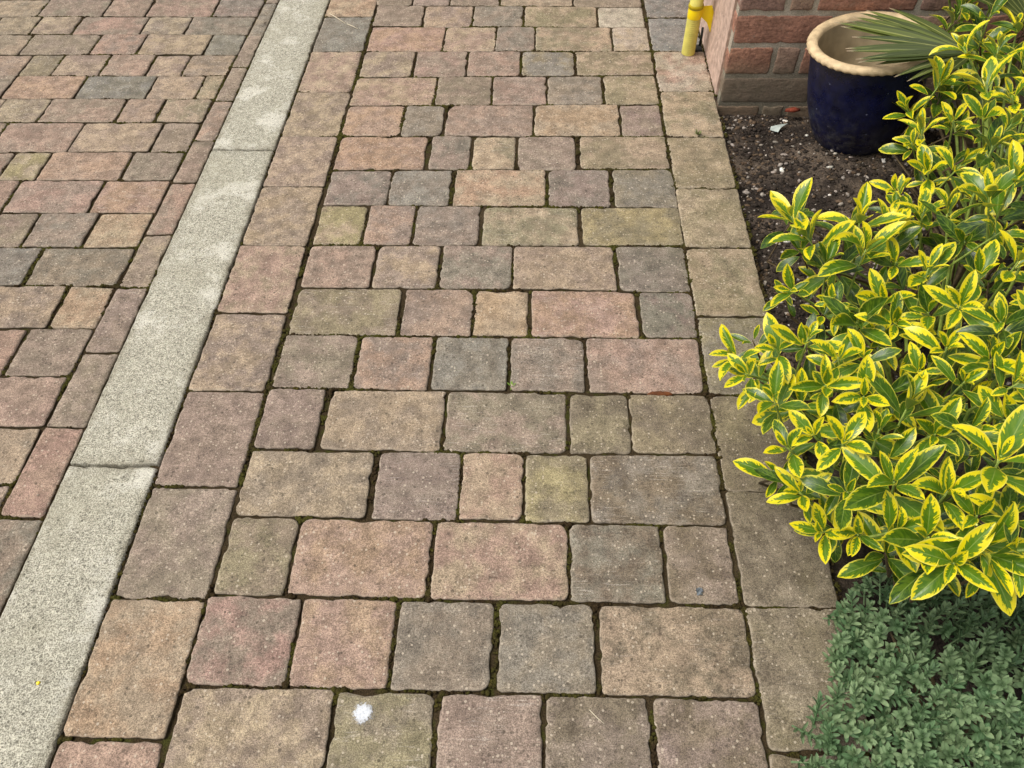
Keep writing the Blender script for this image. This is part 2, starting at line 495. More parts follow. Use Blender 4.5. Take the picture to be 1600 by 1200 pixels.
# ------------------------------------------------------------------ rounded, worn blocks
PAL = {'P': (188, 156, 137), 'R': (190, 154, 137), 'T': (194, 170, 142), 'O': (160, 147, 116), 'Y': (176, 162, 116), 'M': (168, 147, 130),
       'V': (165, 143, 131), 'G': (148, 138, 124), 'D': (136, 127, 115), 'B': (154, 148, 136), 'N': (160, 144, 123), 'L': (206, 190, 170), 'K': (194, 161, 132)}
PAL['E'] = (130, 115, 97)  # dark brown for right-hand blocks, with the house-side shade put into the colour
PAL['S'] = (132, 133, 130)
MEAN = lin((160, 143, 124))
PAL = {k: tuple(0.71 * w_ * (0.78 * v + 0.22 * m) for v, m, w_ in zip(lin(c), MEAN, (0.98, 1.015, 1.055))) for k, c in PAL.items()}

def block_mesh(name, quad, top=0.0, depth=0.06, ch=0.006, rmin=0.006, rmax=0.016, rough=0.0012, dome=0.0012, attrs=None, chip=0.25, und=0.001, step=0.010):
    """quad: 4 corners (ccw, local). rounded corners, ragged edge, worn arris. Top faces +z."""
    pts = []
    n = 4
    RA, RB = [], []
    for i in range(n):
        p0 = Vector(quad[i - 1]); p1 = Vector(quad[i]); p2 = Vector(quad[(i + 1) % n])
        lim = min((p0 - p1).length, (p2 - p1).length) * 0.3
        r = min(random.uniform(rmin, rmax) * (1.7 if random.random() < chip else 1.0), lim)
        RA.append(r); RB.append(min(r * random.uniform(0.6, 1.4), lim))
    for i in range(n):
        p0 = Vector(quad[i - 1]); p1 = Vector(quad[i]); p2 = Vector(quad[(i + 1) % n])
        d0 = (p0 - p1); d2 = (p2 - p1)
        r, r2, rn = RA[i], RB[i], RA[(i + 1) % n]
        a = p1 + d0.normalized() * r; b = p1 + d2.normalized() * r2
        for t in (0.0, 0.2, 0.4, 0.6, 0.8, 1.0):
            pts.append((a * (1 - t) * (1 - t) + p1 * 2 * t * (1 - t) + b * t * t, 1.0))
        # run to the next corner
        nx = Vector(quad[(i + 1) % n])
        rr = rmax * 0.9
        L = d2.length
        m = max(2, int(L / step))
        for s in range(1, m):
            t = s / m
            q = p1 + d2 * t
            if (q - p1).length > r2 + 0.004 and (q - nx).length > rn + 0.004:
                pts.append((q, 0.0))
    seed = random.uniform(0, 100)
    cx = sum((p[0].x for p in pts)) / len(pts); cy = sum((p[0].y for p in pts)) / len(pts)
    c = Vector((cx, cy))
    out = []
    for q, _ in pts:
        dd = (q - c)
        k = noise.noise((q.x * 26 + seed, q.y * 26, seed)) * 1.2
        dent = noise.noise((q.x * 34 - seed, q.y * 34, seed + 5))
        k -= max(0.0, dent - 0.12) * 4.5
        k += 0.35 + noise.noise((q.x * 120, q.y * 120 + seed, 3.0)) * 0.9 + noise.noise((q.x * 260, q.y * 260 + seed, 6.0)) * 0.7
        nick = noise.noise((q.x * 55 + 9, q.y * 55 + seed, 8.0))
        if nick > 0.38:
            k -= (nick - 0.38) * 7
        out.append(q + dd.normalized() * (rough * k - rough * 0.4))
    m = len(out)
    hx = max(abs(q.x - c.x) for q in out); hy = max(abs(q.y - c.y) for q in out)
    mh = min(hx, hy)
    ch = min(ch, mh * 0.16)
    vs, ed = [], []
    def inset(q, d):
        return Vector((c.x + (q.x - c.x) * (1 - d / hx), c.y + (q.y - c.y) * (1 - d / hy)))
    rings = [(0.0, -depth, 1.0), (0.0, -ch * 1.3, 1.0), (ch * 0.30, -ch * 0.6, 0.8), (ch * 0.8, -ch * 0.18, 0.5), (ch * 1.7, -0.0002, 0.18)]
    for ins, z, e in rings:
        for i in range(m):
            w = 1.0 + 0.9 * noise.noise((out[i].x * 70 + seed, out[i].y * 70, 7.0)) if 0 < ins else 1.0
            q = inset(out[i], ins * max(0.25, w))
            vs.append((q.x, q.y, top + z)); ed.append(e)
    for fr in (0.36, 0.70):
        for i in range(m):
            q = inset(out[i], mh * fr)
            zz = top + dome * fr + und * noise.noise((q.x * 22 + seed, q.y * 22, 2.0)) + und * 0.6 * noise.noise((q.x * 60, q.y * 60 + seed, 4.0))
            vs.append((q.x, q.y, zz)); ed.append(0.0)
    vs.append((c.x, c.y, top + dome)); ed.append(0.0)
    fs = []
    R = len(rings) + 2
    for k in range(R - 1):
        for i in range(m):
            j = (i + 1) % m
            fs.append((k * m + i, k * m + j, (k + 1) * m + j, (k + 1) * m + i))
    for i in range(m):
        fs.append(((R - 1) * m + i, (R - 1) * m + (i + 1) % m, R * m))
    me = mesh(name, vs, fs)
    if attrs:
        ca, cb, alg = attrs
        rnd = random.random()
        pattr(me, 'ca', [ca + (1.0,)] * len(vs))
        pattr(me, 'cb', [cb + (1.0,)] * len(vs))
        pattr(me, 'pv', [(e, rnd, alg) for e in ed], 'FLOAT_VECTOR')
    return me

def jit(c, a=0.06):
    k = 1 + random.uniform(-a, a)
    return tuple(max(0.01, min(0.9, v * k * (1 + random.uniform(-0.025, 0.025)))) for v in c)

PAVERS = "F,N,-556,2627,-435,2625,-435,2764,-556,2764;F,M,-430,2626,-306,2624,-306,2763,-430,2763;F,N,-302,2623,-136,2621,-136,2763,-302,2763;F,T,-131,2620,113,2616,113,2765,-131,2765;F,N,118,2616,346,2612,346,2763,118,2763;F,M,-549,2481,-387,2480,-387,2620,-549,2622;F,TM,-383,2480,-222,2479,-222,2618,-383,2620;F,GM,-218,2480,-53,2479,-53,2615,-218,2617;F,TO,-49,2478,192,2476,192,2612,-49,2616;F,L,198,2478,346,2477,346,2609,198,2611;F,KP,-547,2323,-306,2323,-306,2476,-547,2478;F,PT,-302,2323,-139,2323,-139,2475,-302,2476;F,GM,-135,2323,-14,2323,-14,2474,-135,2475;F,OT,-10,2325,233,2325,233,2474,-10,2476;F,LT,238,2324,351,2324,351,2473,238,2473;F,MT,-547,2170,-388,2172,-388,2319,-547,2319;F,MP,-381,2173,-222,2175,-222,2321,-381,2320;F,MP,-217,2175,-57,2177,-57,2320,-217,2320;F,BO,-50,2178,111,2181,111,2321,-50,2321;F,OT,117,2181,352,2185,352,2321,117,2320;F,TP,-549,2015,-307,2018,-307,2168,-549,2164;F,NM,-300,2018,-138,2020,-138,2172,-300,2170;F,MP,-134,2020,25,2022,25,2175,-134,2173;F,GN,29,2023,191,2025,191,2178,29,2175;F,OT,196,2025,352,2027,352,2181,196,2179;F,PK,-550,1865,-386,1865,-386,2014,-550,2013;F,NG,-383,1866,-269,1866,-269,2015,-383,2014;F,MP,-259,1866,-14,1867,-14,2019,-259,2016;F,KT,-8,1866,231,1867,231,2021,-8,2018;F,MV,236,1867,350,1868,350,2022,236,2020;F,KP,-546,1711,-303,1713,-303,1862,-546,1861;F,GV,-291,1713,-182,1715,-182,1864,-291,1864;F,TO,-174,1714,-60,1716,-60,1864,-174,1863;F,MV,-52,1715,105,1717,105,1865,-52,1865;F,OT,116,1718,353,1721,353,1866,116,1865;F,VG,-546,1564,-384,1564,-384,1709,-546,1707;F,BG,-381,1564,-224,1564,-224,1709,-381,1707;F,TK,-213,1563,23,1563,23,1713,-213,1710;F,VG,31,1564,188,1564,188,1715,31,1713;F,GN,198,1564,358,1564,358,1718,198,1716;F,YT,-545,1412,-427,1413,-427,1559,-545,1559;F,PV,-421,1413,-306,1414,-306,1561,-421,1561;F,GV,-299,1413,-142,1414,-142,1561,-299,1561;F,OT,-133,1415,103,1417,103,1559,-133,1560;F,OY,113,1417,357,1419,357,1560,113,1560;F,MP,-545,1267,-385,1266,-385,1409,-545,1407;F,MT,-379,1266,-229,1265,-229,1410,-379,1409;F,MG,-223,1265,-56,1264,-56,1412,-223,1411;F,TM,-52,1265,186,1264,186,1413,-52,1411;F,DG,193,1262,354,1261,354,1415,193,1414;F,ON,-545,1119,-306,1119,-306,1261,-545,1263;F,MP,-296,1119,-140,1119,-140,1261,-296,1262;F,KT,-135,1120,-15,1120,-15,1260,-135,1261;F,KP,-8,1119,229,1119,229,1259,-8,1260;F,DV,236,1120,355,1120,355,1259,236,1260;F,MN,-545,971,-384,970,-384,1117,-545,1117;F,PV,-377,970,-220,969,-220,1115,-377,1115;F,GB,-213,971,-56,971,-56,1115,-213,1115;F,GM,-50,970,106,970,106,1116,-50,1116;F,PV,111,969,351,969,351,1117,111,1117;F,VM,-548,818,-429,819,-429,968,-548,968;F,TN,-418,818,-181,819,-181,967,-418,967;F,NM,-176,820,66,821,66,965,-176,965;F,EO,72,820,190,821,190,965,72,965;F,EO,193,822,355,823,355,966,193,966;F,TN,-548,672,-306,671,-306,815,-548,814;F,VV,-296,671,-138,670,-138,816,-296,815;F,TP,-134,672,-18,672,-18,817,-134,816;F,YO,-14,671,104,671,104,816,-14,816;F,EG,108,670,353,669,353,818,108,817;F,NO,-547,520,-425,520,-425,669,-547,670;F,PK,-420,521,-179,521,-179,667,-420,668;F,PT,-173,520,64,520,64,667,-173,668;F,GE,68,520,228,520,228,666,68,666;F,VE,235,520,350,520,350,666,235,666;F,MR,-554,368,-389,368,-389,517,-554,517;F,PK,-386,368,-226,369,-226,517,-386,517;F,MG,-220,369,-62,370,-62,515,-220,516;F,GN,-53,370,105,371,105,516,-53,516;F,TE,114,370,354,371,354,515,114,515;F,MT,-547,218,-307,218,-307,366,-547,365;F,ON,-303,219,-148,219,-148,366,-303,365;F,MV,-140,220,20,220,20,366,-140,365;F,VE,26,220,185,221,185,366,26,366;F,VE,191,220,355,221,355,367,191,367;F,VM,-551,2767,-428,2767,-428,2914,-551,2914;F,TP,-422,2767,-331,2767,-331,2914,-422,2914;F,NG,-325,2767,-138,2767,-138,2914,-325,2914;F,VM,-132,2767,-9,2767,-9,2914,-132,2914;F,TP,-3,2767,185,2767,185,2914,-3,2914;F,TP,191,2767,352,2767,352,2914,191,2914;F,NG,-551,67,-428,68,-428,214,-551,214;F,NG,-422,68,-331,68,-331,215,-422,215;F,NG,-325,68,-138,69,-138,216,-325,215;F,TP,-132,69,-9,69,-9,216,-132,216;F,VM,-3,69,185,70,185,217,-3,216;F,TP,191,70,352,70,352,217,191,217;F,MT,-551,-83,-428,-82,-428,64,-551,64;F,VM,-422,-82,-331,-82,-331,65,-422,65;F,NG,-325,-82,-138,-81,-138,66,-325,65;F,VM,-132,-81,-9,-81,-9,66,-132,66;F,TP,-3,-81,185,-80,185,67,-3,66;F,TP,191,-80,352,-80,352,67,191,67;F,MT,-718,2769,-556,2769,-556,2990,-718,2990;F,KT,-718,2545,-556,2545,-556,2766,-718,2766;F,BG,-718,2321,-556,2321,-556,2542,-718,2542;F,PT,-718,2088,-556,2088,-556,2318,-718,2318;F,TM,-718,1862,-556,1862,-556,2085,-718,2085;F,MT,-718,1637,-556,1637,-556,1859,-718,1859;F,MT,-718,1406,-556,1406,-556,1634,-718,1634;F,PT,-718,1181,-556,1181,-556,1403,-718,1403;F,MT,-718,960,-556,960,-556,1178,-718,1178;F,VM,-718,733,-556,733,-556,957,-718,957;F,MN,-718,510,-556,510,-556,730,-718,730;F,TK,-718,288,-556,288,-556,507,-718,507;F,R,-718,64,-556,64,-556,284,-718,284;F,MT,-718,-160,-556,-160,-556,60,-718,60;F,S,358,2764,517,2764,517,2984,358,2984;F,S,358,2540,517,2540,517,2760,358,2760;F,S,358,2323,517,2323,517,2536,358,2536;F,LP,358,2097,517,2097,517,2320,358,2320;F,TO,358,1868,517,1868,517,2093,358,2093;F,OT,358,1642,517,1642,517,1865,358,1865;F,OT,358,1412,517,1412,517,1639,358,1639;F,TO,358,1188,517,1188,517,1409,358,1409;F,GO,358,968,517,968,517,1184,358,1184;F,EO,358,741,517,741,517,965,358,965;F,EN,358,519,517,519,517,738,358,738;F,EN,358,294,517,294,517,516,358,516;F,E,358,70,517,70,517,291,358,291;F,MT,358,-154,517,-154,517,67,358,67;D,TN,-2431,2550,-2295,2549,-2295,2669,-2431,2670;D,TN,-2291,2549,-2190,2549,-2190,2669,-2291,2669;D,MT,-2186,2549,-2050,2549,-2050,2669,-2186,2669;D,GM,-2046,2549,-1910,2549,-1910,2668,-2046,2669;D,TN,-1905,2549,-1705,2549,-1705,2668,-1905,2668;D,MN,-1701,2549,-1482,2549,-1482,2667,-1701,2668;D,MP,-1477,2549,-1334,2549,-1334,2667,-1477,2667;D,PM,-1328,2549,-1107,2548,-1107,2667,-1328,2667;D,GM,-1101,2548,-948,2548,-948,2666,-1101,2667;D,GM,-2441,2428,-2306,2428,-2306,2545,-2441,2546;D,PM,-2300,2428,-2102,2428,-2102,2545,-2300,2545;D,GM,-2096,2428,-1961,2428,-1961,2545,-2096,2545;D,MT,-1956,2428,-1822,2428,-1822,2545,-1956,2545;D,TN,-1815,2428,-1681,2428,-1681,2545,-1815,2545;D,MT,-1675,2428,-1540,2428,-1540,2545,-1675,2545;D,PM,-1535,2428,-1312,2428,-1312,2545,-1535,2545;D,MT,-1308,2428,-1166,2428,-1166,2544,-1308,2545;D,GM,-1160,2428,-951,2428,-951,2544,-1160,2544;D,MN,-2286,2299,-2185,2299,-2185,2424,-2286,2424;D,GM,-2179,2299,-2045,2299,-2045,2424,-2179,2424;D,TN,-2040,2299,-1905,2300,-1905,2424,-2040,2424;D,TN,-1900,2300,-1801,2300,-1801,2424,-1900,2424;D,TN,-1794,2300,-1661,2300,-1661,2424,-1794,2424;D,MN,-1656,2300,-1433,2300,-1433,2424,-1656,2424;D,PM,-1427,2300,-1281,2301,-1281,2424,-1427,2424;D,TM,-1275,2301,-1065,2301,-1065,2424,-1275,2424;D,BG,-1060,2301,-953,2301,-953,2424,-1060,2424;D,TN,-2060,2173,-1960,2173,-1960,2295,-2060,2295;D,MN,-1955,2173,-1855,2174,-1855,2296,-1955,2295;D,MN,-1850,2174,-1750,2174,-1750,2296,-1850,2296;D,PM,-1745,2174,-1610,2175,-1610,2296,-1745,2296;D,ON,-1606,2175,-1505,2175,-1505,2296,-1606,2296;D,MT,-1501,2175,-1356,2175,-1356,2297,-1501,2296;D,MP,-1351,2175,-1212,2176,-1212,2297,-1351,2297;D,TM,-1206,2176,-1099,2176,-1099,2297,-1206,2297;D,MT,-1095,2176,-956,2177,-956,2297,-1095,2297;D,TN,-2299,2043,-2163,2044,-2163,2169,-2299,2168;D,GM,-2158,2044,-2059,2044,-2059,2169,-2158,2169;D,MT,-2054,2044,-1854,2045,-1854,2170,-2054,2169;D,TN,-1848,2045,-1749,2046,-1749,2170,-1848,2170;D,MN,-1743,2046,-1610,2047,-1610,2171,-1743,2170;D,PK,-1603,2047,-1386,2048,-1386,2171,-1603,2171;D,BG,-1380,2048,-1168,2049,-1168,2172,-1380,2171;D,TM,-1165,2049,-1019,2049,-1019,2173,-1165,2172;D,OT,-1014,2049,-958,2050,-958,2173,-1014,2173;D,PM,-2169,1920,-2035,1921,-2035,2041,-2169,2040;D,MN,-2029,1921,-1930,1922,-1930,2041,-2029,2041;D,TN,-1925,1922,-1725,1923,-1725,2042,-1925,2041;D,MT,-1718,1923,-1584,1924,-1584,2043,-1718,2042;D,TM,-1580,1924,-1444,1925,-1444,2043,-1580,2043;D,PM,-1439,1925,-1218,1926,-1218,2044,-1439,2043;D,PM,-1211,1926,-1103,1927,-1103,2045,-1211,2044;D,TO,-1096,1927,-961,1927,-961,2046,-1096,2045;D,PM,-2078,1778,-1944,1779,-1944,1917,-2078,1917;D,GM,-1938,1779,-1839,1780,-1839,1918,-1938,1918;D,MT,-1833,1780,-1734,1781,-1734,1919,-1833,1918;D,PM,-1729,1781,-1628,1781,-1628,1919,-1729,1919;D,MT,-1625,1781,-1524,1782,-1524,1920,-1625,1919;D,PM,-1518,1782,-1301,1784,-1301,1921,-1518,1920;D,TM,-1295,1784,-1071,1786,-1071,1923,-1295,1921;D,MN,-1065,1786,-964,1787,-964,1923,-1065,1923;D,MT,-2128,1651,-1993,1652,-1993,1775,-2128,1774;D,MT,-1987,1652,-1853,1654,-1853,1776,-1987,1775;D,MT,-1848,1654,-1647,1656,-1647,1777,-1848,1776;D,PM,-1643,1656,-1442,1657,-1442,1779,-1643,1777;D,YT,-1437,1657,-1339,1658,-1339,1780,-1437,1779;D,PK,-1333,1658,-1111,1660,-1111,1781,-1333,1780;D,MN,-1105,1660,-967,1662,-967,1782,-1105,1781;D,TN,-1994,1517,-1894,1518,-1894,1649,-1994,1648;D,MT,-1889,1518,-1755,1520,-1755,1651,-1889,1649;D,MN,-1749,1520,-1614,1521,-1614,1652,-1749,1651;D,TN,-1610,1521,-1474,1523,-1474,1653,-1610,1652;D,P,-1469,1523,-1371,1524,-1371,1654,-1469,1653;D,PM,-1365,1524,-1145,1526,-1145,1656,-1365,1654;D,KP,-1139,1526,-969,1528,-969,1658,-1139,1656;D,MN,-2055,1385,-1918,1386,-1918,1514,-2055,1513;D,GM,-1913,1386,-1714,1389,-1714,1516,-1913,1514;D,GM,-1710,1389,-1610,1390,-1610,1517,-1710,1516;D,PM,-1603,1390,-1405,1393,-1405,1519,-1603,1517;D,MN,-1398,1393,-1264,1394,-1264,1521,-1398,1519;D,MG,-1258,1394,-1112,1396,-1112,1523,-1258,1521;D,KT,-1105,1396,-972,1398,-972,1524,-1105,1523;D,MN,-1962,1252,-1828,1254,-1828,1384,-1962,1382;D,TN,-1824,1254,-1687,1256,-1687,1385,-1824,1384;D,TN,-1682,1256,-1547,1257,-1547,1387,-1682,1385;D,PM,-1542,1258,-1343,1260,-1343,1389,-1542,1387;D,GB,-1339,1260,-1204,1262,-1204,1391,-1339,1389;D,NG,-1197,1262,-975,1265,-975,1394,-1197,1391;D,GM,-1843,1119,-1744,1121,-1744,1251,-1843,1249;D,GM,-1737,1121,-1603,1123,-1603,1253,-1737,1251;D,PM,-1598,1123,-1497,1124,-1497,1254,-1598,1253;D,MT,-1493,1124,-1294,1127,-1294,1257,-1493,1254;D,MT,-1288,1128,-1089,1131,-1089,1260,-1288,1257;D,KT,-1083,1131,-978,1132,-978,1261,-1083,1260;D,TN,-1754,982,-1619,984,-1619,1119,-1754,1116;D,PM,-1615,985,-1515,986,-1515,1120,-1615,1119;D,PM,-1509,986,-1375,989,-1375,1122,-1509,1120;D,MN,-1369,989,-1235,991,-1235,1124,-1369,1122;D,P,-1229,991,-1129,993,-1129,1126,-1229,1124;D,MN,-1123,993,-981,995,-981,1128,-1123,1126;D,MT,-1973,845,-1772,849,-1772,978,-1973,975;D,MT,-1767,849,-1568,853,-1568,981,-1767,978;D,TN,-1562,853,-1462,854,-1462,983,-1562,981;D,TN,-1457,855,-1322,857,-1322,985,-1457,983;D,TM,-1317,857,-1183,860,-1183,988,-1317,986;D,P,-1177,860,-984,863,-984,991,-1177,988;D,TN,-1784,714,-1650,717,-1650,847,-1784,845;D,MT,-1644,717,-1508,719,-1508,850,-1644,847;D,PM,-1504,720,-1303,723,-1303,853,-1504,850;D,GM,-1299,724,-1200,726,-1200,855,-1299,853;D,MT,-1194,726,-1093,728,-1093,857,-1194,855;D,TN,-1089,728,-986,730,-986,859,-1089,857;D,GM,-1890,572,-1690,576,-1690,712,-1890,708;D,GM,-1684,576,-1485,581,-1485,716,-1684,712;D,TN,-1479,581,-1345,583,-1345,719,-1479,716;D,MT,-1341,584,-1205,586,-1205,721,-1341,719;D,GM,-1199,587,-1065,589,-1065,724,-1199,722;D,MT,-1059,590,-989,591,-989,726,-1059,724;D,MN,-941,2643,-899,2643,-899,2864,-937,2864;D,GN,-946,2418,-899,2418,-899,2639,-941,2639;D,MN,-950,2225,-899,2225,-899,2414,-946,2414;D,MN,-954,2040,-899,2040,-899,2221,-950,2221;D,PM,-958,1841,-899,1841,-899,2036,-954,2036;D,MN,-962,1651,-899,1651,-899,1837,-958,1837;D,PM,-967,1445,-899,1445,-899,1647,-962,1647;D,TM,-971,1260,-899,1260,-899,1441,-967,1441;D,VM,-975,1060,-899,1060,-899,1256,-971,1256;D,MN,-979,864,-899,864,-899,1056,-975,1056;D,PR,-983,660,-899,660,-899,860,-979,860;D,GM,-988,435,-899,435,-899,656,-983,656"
paver_quads = []
for rec in PAVERS.split(';'):
    f = rec.split(',')
    q = [(int(f[2 + 2 * i]) / 1000.0, int(f[3 + 2 * i]) / 1000.0) for i in range(4)]
    cx = sum(a for a, b in q) / 4; cy = sum(b for a, b in q) / 4
    sk = 0.0016
    loc = [(a - cx + random.uniform(-sk, sk) * 0.6, b - cy + random.uniform(-sk, sk)) for a, b in q]
    code = f[1]
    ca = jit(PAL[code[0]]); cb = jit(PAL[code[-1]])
    if code[0] == code[-1]:
        cb = jit(tuple(0.75 * x + 0.25 * y for x, y in zip(ca, PAL['M'])), 0.12)
    onfield = f[0] == 'F'
    alg = min(1.0, max(0.05, 0.10 + (0.75 * (cx - 0.05) / 0.45 if onfield else 0.0))) * random.uniform(0.6, 1.2)
    if code[0] == 'S':
        alg = 0.05
    chip = 0.42 if (onfield and -0.54 < cx < 0.35) else 0.15
    me = block_mesh('paver', loc, 0.0, 0.05, random.uniform(0.0026, 0.0042), 0.004, 0.013 if chip > 0.2 else 0.009, 0.0017, 0.0008, (ca, cb, alg), chip, 0.001, 0.0065 if onfield else 0.009)
    o = link('paver', me, M_PAVER, path if onfield else drive, (cx, cy, random.uniform(-0.0012, 0.0016)),
             (random.uniform(-0.007, 0.007), random.uniform(-0.006, 0.006), 0))
    paver_quads.append((onfield, q, cx, cy))

# concrete edging strip, slabs end to end
kerb = empty('kerb', ((SX0 + SX1) / 2, 1.3, 0))
kerb['kind'] = 'structure'
ys = [3.83, 2.8106, 1.7916, 0.7725, -0.2465]
for a, b in zip(ys[1:], ys[:-1]):
    mx, my = (SX0 + SX1) / 2, (a + b) / 2
    hx, hy = (SX1 - SX0) / 2 - 0.0015, (b - a) / 2 - 0.0018
    me = block_mesh('edging_slab', [(-hx, -hy), (hx, -hy), (hx, hy), (-hx, hy)], 0, 0.08, 0.0035, 0.003, 0.006, 0.0020, 0.0, (lin((150, 150, 140)),) * 2 + (0.0,), 0.0, 0.0002)
    link('edging_slab', me, M_EDGE, kerb, (mx, my - 1.3, 0.003))
for o in kerb.children:
    o.location.x = 0.0

# ------------------------------------------------------------------ moss and grit in the joints
def ico():
    t = (1 + 5 ** 0.5) / 2
    v = [(-1, t, 0), (1, t, 0), (-1, -t, 0), (1, -t, 0), (0, -1, t), (0, 1, t), (0, -1, -t), (0, 1, -t), (t, 0, -1), (t, 0, 1), (-t, 0, -1), (-t, 0, 1)]
    v = [Vector(x).normalized() for x in v]
    f = [(0, 11, 5), (0, 5, 1), (0, 1, 7), (0, 7, 10), (0, 10, 11), (1, 5, 9), (5, 11, 4), (11, 10, 2), (10, 7, 6), (7, 1, 8), (3, 9, 4), (3, 4, 2), (3, 2, 6), (3, 6, 8), (3, 8, 9), (4, 9, 5), (2, 4, 11), (6, 2, 10), (8, 6, 7), (9, 8, 1)]
    return v, f
IV, IF = ico()

def lumps(name, items, mat, cols=None):
    """items: (x, y, z, rx, ry, rz, rot)"""
    vs, fs, ca = [], [], []
    for q, it in enumerate(items):
        x, y, z, rx, ry, rz, ro = it
        b = len(vs); cs, sn = math.cos(ro), math.sin(ro)
        for v in IV:
            k = random.uniform(0.75, 1.2)
            px, py = v.x * rx * k, v.y * ry * k
            vs.append((x + px * cs - py * sn, y + px * sn + py * cs, z + v.z * rz * k))
            if cols:
                ca.append(cols[q] + (1.0,))
        fs += [(a + b, c + b, d + b) for a, c, d in IF]
    me = mesh(name, vs, fs)
    if cols:
        pattr(me, 'ca', ca)
    return link(name, me, mat)

moss_p, moss_d = [], []
for onf, q, cx, cy in paver_quads:
    if cy < 0.1 or cy > 2.85 or cx < -1.9:
        continue
    for i in range(4):
        a = Vector(q[i]); b = Vector(q[(i + 1) % 4])
        L = (b - a).length
        nrm = Vector(((b - a).y, -(b - a).x)).normalized()
        side = (i % 2 == 1)
        for s in range(int(L / 0.0032)):
            t = random.random()
            p = a + (b - a) * t
            d = noise.noise((p.x * 7 + 3, p.y * 7, 0.5)) + 0.6 * noise.noise((p.x * 23, p.y * 23, 4.0))
            corner = abs(t - 0.5) > 0.42
            th = -0.16 if corner else (-0.10 if side else 0.08)
            if not onf:
                th += 0.22
            elif cx < -0.2:
                th += 0.08
            if d < th:
                continue
            p = p + nrm * random.uniform(-0.001, 0.008 if side else 0.004)
            r = random.uniform(0.0018, 0.0042) * (1.3 if corner else 1.0)
            (moss_p if onf else moss_d).append((p.x, p.y, -0.0055 + random.uniform(0, 0.0022) + (0.0012 if d > 0.4 else 0), r, r * random.uniform(0.8, 1.5), r * 0.9, random.uniform(0, 6.28)))
# thick cushions that the photograph shows at junctions of the path
for x, y, s in ((-0.568, 0.511, 1.3), (-0.095, 0.518, 1.8), (-0.065, 0.523, 1.2), (0.118, 0.514, 1.6), (0.098, 0.515, 1.2), (0.365, 0.76, 1.6), (0.362, 0.80, 1.2), (0.354, 0.79, 1.4), (0.357, 0.86, 1.2),
                (0.366, 1.37, 1.8), (0.362, 1.34, 1.2), (0.36, 1.41, 1.4), (0.225, 1.42, 1.2), (0.15, 1.415, 1.0), (0.44, 1.641, 1.6), (0.42, 1.641, 1.2), (0.36, 1.03, 1.2), (0.374, 0.50, 1.3), (0.372, 0.48, 1.1), (0.37, 0.46, 1.2), (0.40, 0.29, 1.1),
                (-0.14, 0.66, 1.1), (0.115, 0.655, 1.1), (-0.565, 1.03, 1.2), (-0.57, 0.745, 1.0), (-0.05, 1.73, 1.2), (-0.19, 1.73, 1.1), (-0.735, 0.29, 1.0)):
    gx = 0.006 * s
    if 0.35 < x < 0.38:
        x, gx = 0.3555, 0.0028
    for _ in range(int(22 * s)):
        r = random.uniform(0.0025, 0.0046)
        moss_p.append((x + random.gauss(0, gx), y + random.gauss(0, 0.0045 * s), -0.0064 + random.uniform(0, 0.0018), r, r, r * 0.75, random.uniform(0, 6.28)))
tag(lumps('moss', moss_p, M_MOSS), 'brown and olive moss cushions filling the path joints', 'moss', kind='stuff')
tag(lumps('moss', moss_d, M_MOSS), 'sparse dark moss in the driveway joints left of the concrete strip', 'moss', kind='stuff')

# ------------------------------------------------------------------ planting bed
bed = sheet('soil_bed', 0.512, 2.6, -0.4, 2.08, -0.030, 0.014, 0.004, M_SOIL, 26.0, 0.012)
items, cols = [], []
for i in range(13000):
    x = 0.53 + 1.0 * random.random() ** 1.3; y = random.uniform(0.9, 2.04)
    if (x - 0.87) ** 2 + (y - 1.87) ** 2 < 0.10 ** 2:
        continue
    r = random.choice((0.0014, 0.0018, 0.0024, 0.0032, 0.0048)) * random.uniform(0.7, 1.4)
    z = -0.030 + 0.012 * noise.noise((x * 4.5, y * 4.5, 9.0)) + mound(x, y)
    t = random.random()
    chips = max(0.0, 1 - ((x - 0.64) ** 2 + (y - 1.92) ** 2) / 0.02)
    if t < 0.007 + 0.02 * chips:
        c = lin((206, 200, 190)); r *= 1.2
    elif t < 0.13:
        c = lin((150, 140, 130))
    elif t < 0.35:
        c = lin((92, 76, 60))
    else:
        c = lin((50, 43, 37))
    items.append((x, y, z + r * 0.3, r, r * random.uniform(0.6, 2.2), r * 0.7, random.uniform(0, 6.28)))
    cols.append(jit(c, 0.25))
tag(lumps('soil_crumbs', items, M_CRUMB, cols), 'dark soil crumbs with scattered pale chippings in the planting bed', 'soil', kind='stuff')

# ------------------------------------------------------------------ brick wall
WX, WY = 0.525, 2.044
CO, J = 0.0885, 0.0105          # course height, joint
HD, ST, CL = 0.121, 0.254, 0.061
wall = empty('brick_wall', (WX, WY, -0.10))
tag(wall, 'weathered red brick house wall with damp stained lower courses behind the blue pot', 'wall')
BR = {'red': ((172, 126, 104), (148, 110, 92)), 'brn': ((170, 141, 122), (146, 120, 104)), 'pur': ((158, 126, 112), (138, 110, 99)), 'pnk': ((196, 160, 140), (176, 142, 124))}
TOPC = 11
mv = []
ins = 0.0015
def boxm(name, x0, x1, y0, y1, z0, z1):
    v = [(x0, y0, z0), (x1, y0, z0), (x1, y1, z0), (x0, y1, z0), (x0, y0, z1), (x1, y0, z1), (x1, y1, z1), (x0, y1, z1)]
    return mesh(name, v, [(0, 3, 2, 1), (4, 5, 6, 7), (0, 1, 5, 4), (1, 2, 6, 5), (2, 3, 7, 6), (3, 0, 4, 7)])
wl = lambda x, y, z: (x - WX, y - WY, z + 0.10)
m1 = boxm('mortar', ins, 1.9, ins, 1.5, 0.0, 0.10 + CO * TOPC - 0.02)
